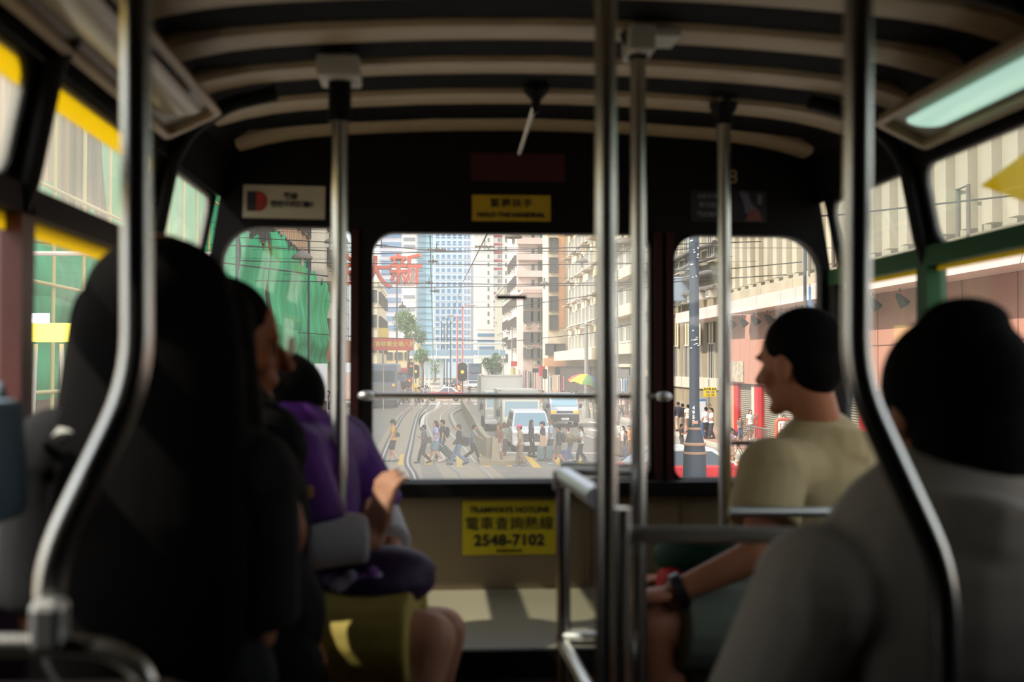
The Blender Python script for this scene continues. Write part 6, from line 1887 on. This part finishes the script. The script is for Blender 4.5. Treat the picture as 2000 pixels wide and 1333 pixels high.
crowd([934, 939, 944, 947], 106, 116, 'pedestrian in the far crowd left of the box truck', 'far crowd beside the box truck')
crowd([890, 897, 882], 128, 134, 'pedestrian behind the far red taxi under the pole cluster', 'pedestrians behind the far taxi')
crowd([1048, 1054, 1060, 1066, 1072, 1100, 1106, 1111, 1116, 1121, 1126], 83, 92, 'market shopper on the far right pavement among the clothes racks', 'market shoppers', .0)
crowd([1212, 1218, 1224, 1231, 1239], 78, 84, 'shopper on the pavement between the two middle grab poles', 'shoppers between the grab poles', .0)
crowd([640, 643], 92, 93, 'pedestrian in pale clothes by the left grab pole beyond the green netting', 'pedestrians past the green netting', .0)

# ================================================================== PASSENGERS
PX = lambda u, v, Y: atY(u, v, Y)
SK['b'] = mat('skin_mid_shaded', (160, 104, 74), .55, spec=.25); SK['c'] = mat('skin_tan_shaded', (140, 80, 48), .55, spec=.25); SK['a'] = mat('skin_light_shaded', (190, 136, 108), .55, spec=.25)  # darker skin copies, the dim deck's shade put into their colour
def passenger(J, s, label, skin, vox=.007, **k):
    J = {a: (Vector(b) if isinstance(b, (tuple, list, Vector)) else b) for a, b in J.items()}
    o = body('person', J, s, SK[skin], vox, label=label, category='person')
    return o, J
# 1 man in the beige T-shirt, front right
J = dict(head=PX(1560, 706, 2.56), look=Vector((-.62, .78, -.12)), neck=PX(1607, 858, 2.60), chest=PX(1600, 960, 2.60), pelvis=PX(1596, 1190, 2.62),
         shL=PX(1508, 925, 2.44), shR=PX(1668, 905, 2.68), elL=PX(1478, 1085, 2.36), wrL=PX(1318, 1158, 2.38), elR=PX(1560, 1080, 2.86), wrR=PX(1350, 1130, 2.76),
         hdL=Vector((-1, .0, -.15)), hdR=Vector((-1, -.1, .0)), hnL=Vector((0, 0, 1)), hnR=Vector((0, 0, 1)),
         hipL=PX(1575, 1235, 2.52), hipR=PX(1585, 1225, 2.70), knL=PX(1270, 1222, 2.42), knR=PX(1310, 1180, 2.78), anL=PX(1290, 1600, 2.46), anR=PX(1270, 1560, 2.80),
         toeL=Vector((-1, .1, 0)), toeR=Vector((-1, .1, 0)))
J['curl'] = .45
o, J = passenger(J, 1.02, 'man in a beige T-shirt and grey green shorts sitting at the right front window', 'b')
top(J, 1.02, 'tee', mat('beige_tee', (160, 142, 100), .8, noise=.05, nscale=6), o, .008, k=.022)
bottom(J, 1.02, 'shorts', mat('green_grey_shorts', (92, 98, 82), .8, noise=.08, nscale=8), o, .008, k=.02)
hair(J, 1.0, 'short', M_hairb, o, .006)
shoes(J, 1.0, cm((60, 60, 64)), o)
MB().lathe([(.034, -.012), (.038, -.01), (.038, .01), (.034, .012)], M=Matrix.Translation(J['wrL'] + (J['elL'] - J['wrL']).normalized() * .012) @ (J['elL'] - J['wrL']).to_track_quat('Z', 'Y').to_matrix().to_4x4()).build('watch_strap', mat('watch_black', (20, 20, 22), .4), o, smooth=True)
p = PX(1352, 1085, 2.58)
bag = MB().ell((0, 0, 0), (.095, .07, .055)).ell((.03, 0, .0), (.08, .07, .06)).build('green_pouch', mat('pouch_green', (14, 62, 42), .7), loc=p, remesh=.01); tag(bag, 'green pouch with a red flap held on the lap of the man in beige', 'bag')
MB().ell((-.05, -.02, -.065), (.04, .055, .055)).ell((.02, -.03, -.06), (.05, .04, .04)).build('red_flap', mat('pouch_red', (190, 16, 32), .6), bag, remesh=.01)
MB().box((.045, -.068, -.045), (.035, .01, .012)).build('buckle', mat('buckle_tan', (196, 150, 110), .5), bag)
# 2 passenger in the purple jacket, front left
J = dict(head=PX(548, 800, 2.46), look=Vector((.75, .15, -.75)), hup=Vector((.5, 0, .86)), neck=PX(540, 880, 2.42), chest=PX(585, 960, 2.42), pelvis=PX(590, 1195, 2.34),
         shR=PX(560, 905, 2.25), shL=PX(662, 880, 2.60), elR=PX(612, 1055, 2.18), wrR=PX(730, 1052, 2.20), elL=PX(735, 1010, 2.62), wrL=PX(765, 1075, 2.40),
         hdR=Vector((.22, .1, .95)), hnR=Vector((-.7, -.6, .3)), hdL=Vector((.3, -.2, -.9)), hnL=Vector((.8, -.3, .2)),
         hipR=PX(600, 1245, 2.24), hipL=PX(610, 1240, 2.42), knR=PX(838, 1248, 2.20), knL=PX(862, 1235, 2.44), anR=PX(760, 1560, 2.20), anL=PX(800, 1560, 2.45),
         toeR=Vector((1, 0, 0)), toeL=Vector((1, 0, 0)), curl=.55)
o, J = passenger(J, .96, 'passenger in a purple jacket and khaki shorts sitting sideways at front left, head bowed', 'a')
top(J, .96, 'elbow', mat('purple_jacket', (84, 36, 116), .7, noise=.5, nscale=7, spec=.2), o, .008, k=.03)
for q in 'LR':
    m = MB(); flat(m, J['el' + q], J['el' + q].lerp(J['wr' + q], .9), .058, .048); m.ell(J['el' + q], (.058, .058, .058))
    m.build('grey_cuff', mat('grey_sleeve', (176, 170, 172), .8), o, remesh=.008)
bottom(J, .96, 'shorts', mat('khaki_shorts', (170, 152, 72), .8, noise=.12, nscale=14), o, .008, k=.02)
hair(J, .96, 'short', M_hairb, o, .006); shoes(J, .96, cm((70, 70, 74)), o)
MB().lathe([(.055, -.02), (.075, 0), (.068, .03), (.06, .03)], M=Matrix.Translation(J['neck'] + Vector((-.03, 0, .0)))).build('white_collar', cm((206, 204, 200)), o, smooth=True)
MB().box(PX(592, 962, 2.14) + Vector((0, -.0, 0)), (.035, .01, .022)).build('yellow_badge', mat('badge_yellow', (226, 170, 60), .6), o)
p = PX(735, 1135, 2.26)
bag = MB().ell((0, 0, 0), (.12, .085, .055)).ell((.02, 0, .02), (.10, .07, .05)).build('purple_bag', mat('bag_purple', (44, 22, 60), .6, noise=.3, nscale=12), loc=p, remesh=.009); tag(bag, 'dark purple bag with pale lilac flowers on the lap of the purple jacket', 'bag')
for (du, dv, c) in ((-62, 5, (170, 160, 180)), (-20, -2, (150, 100, 180)), (-10, 8, (186, 176, 196))):
    q = PX(735 + du, 1135 + dv, 2.19) - p
    MB().ell(q, (.024, .006, .014)).ell(q + Vector((.012, 0, .01)), (.014, .007, .016)).ell(q + Vector((-.012, 0, -.006)), (.016, .007, .012)).build('flower', cm(c), bag, smooth=True)
# 3 dark passenger between them, seen in profile
J = dict(head=PX(446, 672, 2.0), look=Vector((.97, .20, -.08)), neck=PX(430, 805, 1.96), chest=PX(445, 935, 1.94), pelvis=PX(480, 1200, 1.94),
         shR=PX(502, 880, 1.80), shL=PX(470, 860, 2.12), elR=PX(556, 1040, 1.78), wrR=PX(488, 1225, 1.74), elL=PX(500, 1080, 2.16), wrL=PX(520, 1200, 2.1),
         hdR=Vector((-.1, .4, -.9)), hnR=Vector((1, -.2, 0)), hdL=Vector((.8, 0, -.5)),
         hipR=PX(490, 1260, 1.86), hipL=PX(500, 1260, 2.02), knR=PX(540, 1345, 1.90), knL=PX(560, 1390, 2.06), anR=PX(540, 1620, 1.90), anL=PX(560, 1640, 2.06),
         toeR=Vector((1, 0, 0)), toeL=Vector((1, 0, 0)), curl=.4)
J['head'] = PX(450, 672, 2.0)
o, J = passenger(J, .95, 'dark haired passenger in a black sleeveless top in profile behind the long black hair', 'c')
top(J, .95, 'vest', mat('black_top', (13, 12, 12), .85, spec=.1), o, .008, k=.03)
MB().ell(J['pelvis'] + Vector((.0, 0, .14)), (.11, .11, .22)).build('black_wrap', mat('black_top', (13, 12, 12), .85, spec=.1), o, remesh=.01)
bottom(J, .95, 'shorts', mat('black_top', (13, 12, 12), .85, spec=.1), o, .008, k=.02)
hair(J, .95, 'bob', M_hairb, o, .006); shoes(J, .95, cm((40, 40, 44)), o)
R = head_frame(J)
MB().ell(J['head'] + R @ Vector((.03, .105, .005)), (.018, .004, .018), R).ell(J['head'] + R @ Vector((-.03, .105, .005)), (.018, .004, .018), R).build('glasses', mat('glasses_clear', (226, 216, 200), .1, spec=1), o, smooth=True)
# 4 long black hair, near left, seen from behind
J = dict(head=PX(318, 612, 1.60), look=Vector((.10, 1, -.05)), neck=PX(312, 800, 1.58), chest=PX(305, 985, 1.58), pelvis=PX(300, 1330, 1.58),
         shL=PX(122, 905, 1.56), shR=PX(480, 945, 1.58), elL=PX(92, 1200, 1.56), wrL=PX(190, 1330, 1.85), elR=PX(490, 1230, 1.60), wrR=PX(400, 1330, 1.86),
         hipL=PX(220, 1360, 1.58), hipR=PX(400, 1360, 1.58), knL=PX(250, 1350, 1.98), knR=PX(400, 1350, 2.0), anL=PX(250, 1700, 2.02), anR=PX(400, 1700, 2.02),
         toeL=Vector((0, 1, 0)), toeR=Vector((0, 1, 0)), curl=.4)
o, J = passenger(J, 1.0, 'passenger with very long black hair and a charcoal top, seen from behind at left', 'b')
top(J, 1.0, 'elbow', mat('charcoal_top', (34, 34, 34), .85, spec=.1, noise=.15, nscale=20), o, .008, k=.02)
bottom(J, 1.0, 'pants', mat('black_top', (13, 12, 12), .85, spec=.1), o, .01, k=.02)
m = MB(); c = J['head']
m.ell(c + Vector((0, -.015, .015)), (.102, .110, .092), None, 20, 14)
zz_ = [.06, .0, -.06, -.13, -.20, -.28, -.36, -.44, -.52]; ww_ = [.088, .106, .116, .122, .126, .130, .130, .126, .10]
m.tube([c + Vector((.004, -.045 - .05 * min(1, max(0, -z_) / .3), z_)) for z_ in zz_], ww_, 24, flat=.55)
for q in (-1, 1): m.cap(c + Vector((q * .08, 0, 0)), c + Vector((q * .11, -.02, -.22)), .045, .04)
m.build('hair', M_hairb, o, remesh=.008, smooths=4)
MB().tube(smooth_path([J['shL'] + Vector((.10, .06, .075)), J['shL'] + Vector((.04, 0, .085)), J['shL'] + Vector((.03, -.075, .04))], .05), .022, 10, flat=.35).build('shoulder_highlight', cm((170, 170, 160)), o, smooth=True)  # pale band, light on the shoulder top put into its colour
p = PX(-22, 900, 1.42)
bag = MB().box((0, 0, 0), (.07, .12, .15), taper=.8).build('pale_blue_bag', cm((120, 140, 152)), loc=p, remesh=.012, smooths=6); tag(bag, 'pale blue cloth bag at the left edge beside the charcoal top', 'bag')
MB().tube([(0, 0, .06), (.0, .03, .09), (.0, .06, .06)], .006, 8).build('handle', cm((120, 140, 152)), bag, smooth=True)
# 5 grey shirt, near right, seen from behind
J = dict(head=PX(1856, 788, 1.46), look=Vector((-.18, 1, -.04)), neck=PX(1866, 985, 1.42), chest=PX(1852, 1180, 1.42), pelvis=PX(1840, 1560, 1.42),
         shL=PX(1608, 1165, 1.40), shR=PX(2105, 1165, 1.44), elL=PX(1480, 1440, 1.46), wrL=PX(1540, 1500, 1.75), elR=PX(2200, 1440, 1.48), wrR=PX(2100, 1500, 1.75),
         hipL=PX(1740, 1580, 1.42), hipR=PX(1940, 1580, 1.42), knL=PX(1700, 1500, 1.86), knR=PX(1880, 1500, 1.88), anL=PX(1700, 1850, 1.88), anR=PX(1880, 1850, 1.90),
         toeL=Vector((0, 1, 0)), toeR=Vector((0, 1, 0)), curl=.4)
o, J = passenger(J, 1.04, 'passenger in a loose grey T-shirt with dark hair, seen from behind at bottom right', 'b')
top(J, 1.04, 'elbow', mat('grey_tee', (152, 142, 128), .85, noise=.05, nscale=5), o, .008, k=.032)
bottom(J, 1.04, 'pants', cm((70, 70, 76)), o, .01, k=.02)
m = MB(); c = J['head']; R = head_frame(J); V = lambda x, y, z: c + R @ Vector((x, y, z))
m.ell(V(0, -.02, .025), (.098, .105, .098), R, 20, 14); m.ell(V(0, -.05, -.04), (.088, .07, .095), R, 16, 12); m.ell(V(.005, -.03, .105), (.062, .05, .035), R)
m.build('hair', M_hairb, o, remesh=.008, smooths=3)
MB().lathe([(.066, -.012), (.076, -.01), (.074, .016), (.066, .016)], M=Matrix.Translation(J['neck'] + Vector((0, 0, -.015)))).build('neckband', mat('grey_tee_band', (138, 129, 117), .85), o, smooth=True)
MB().tube([V(-.084, -.02, .01), V(-.086, .05, .012), V(-.075, .10, .012)], .004, 8).build('glasses_arm', mat('glasses_orange', (190, 90, 40), .4), o, smooth=True)
texts_to_meshes()
for o in SC.objects:
    if o.parent is None and 'label' in o and not 4 <= len(o['label'].split()) <= 16: print('LABELLEN', len(o['label'].split()), o['label'])
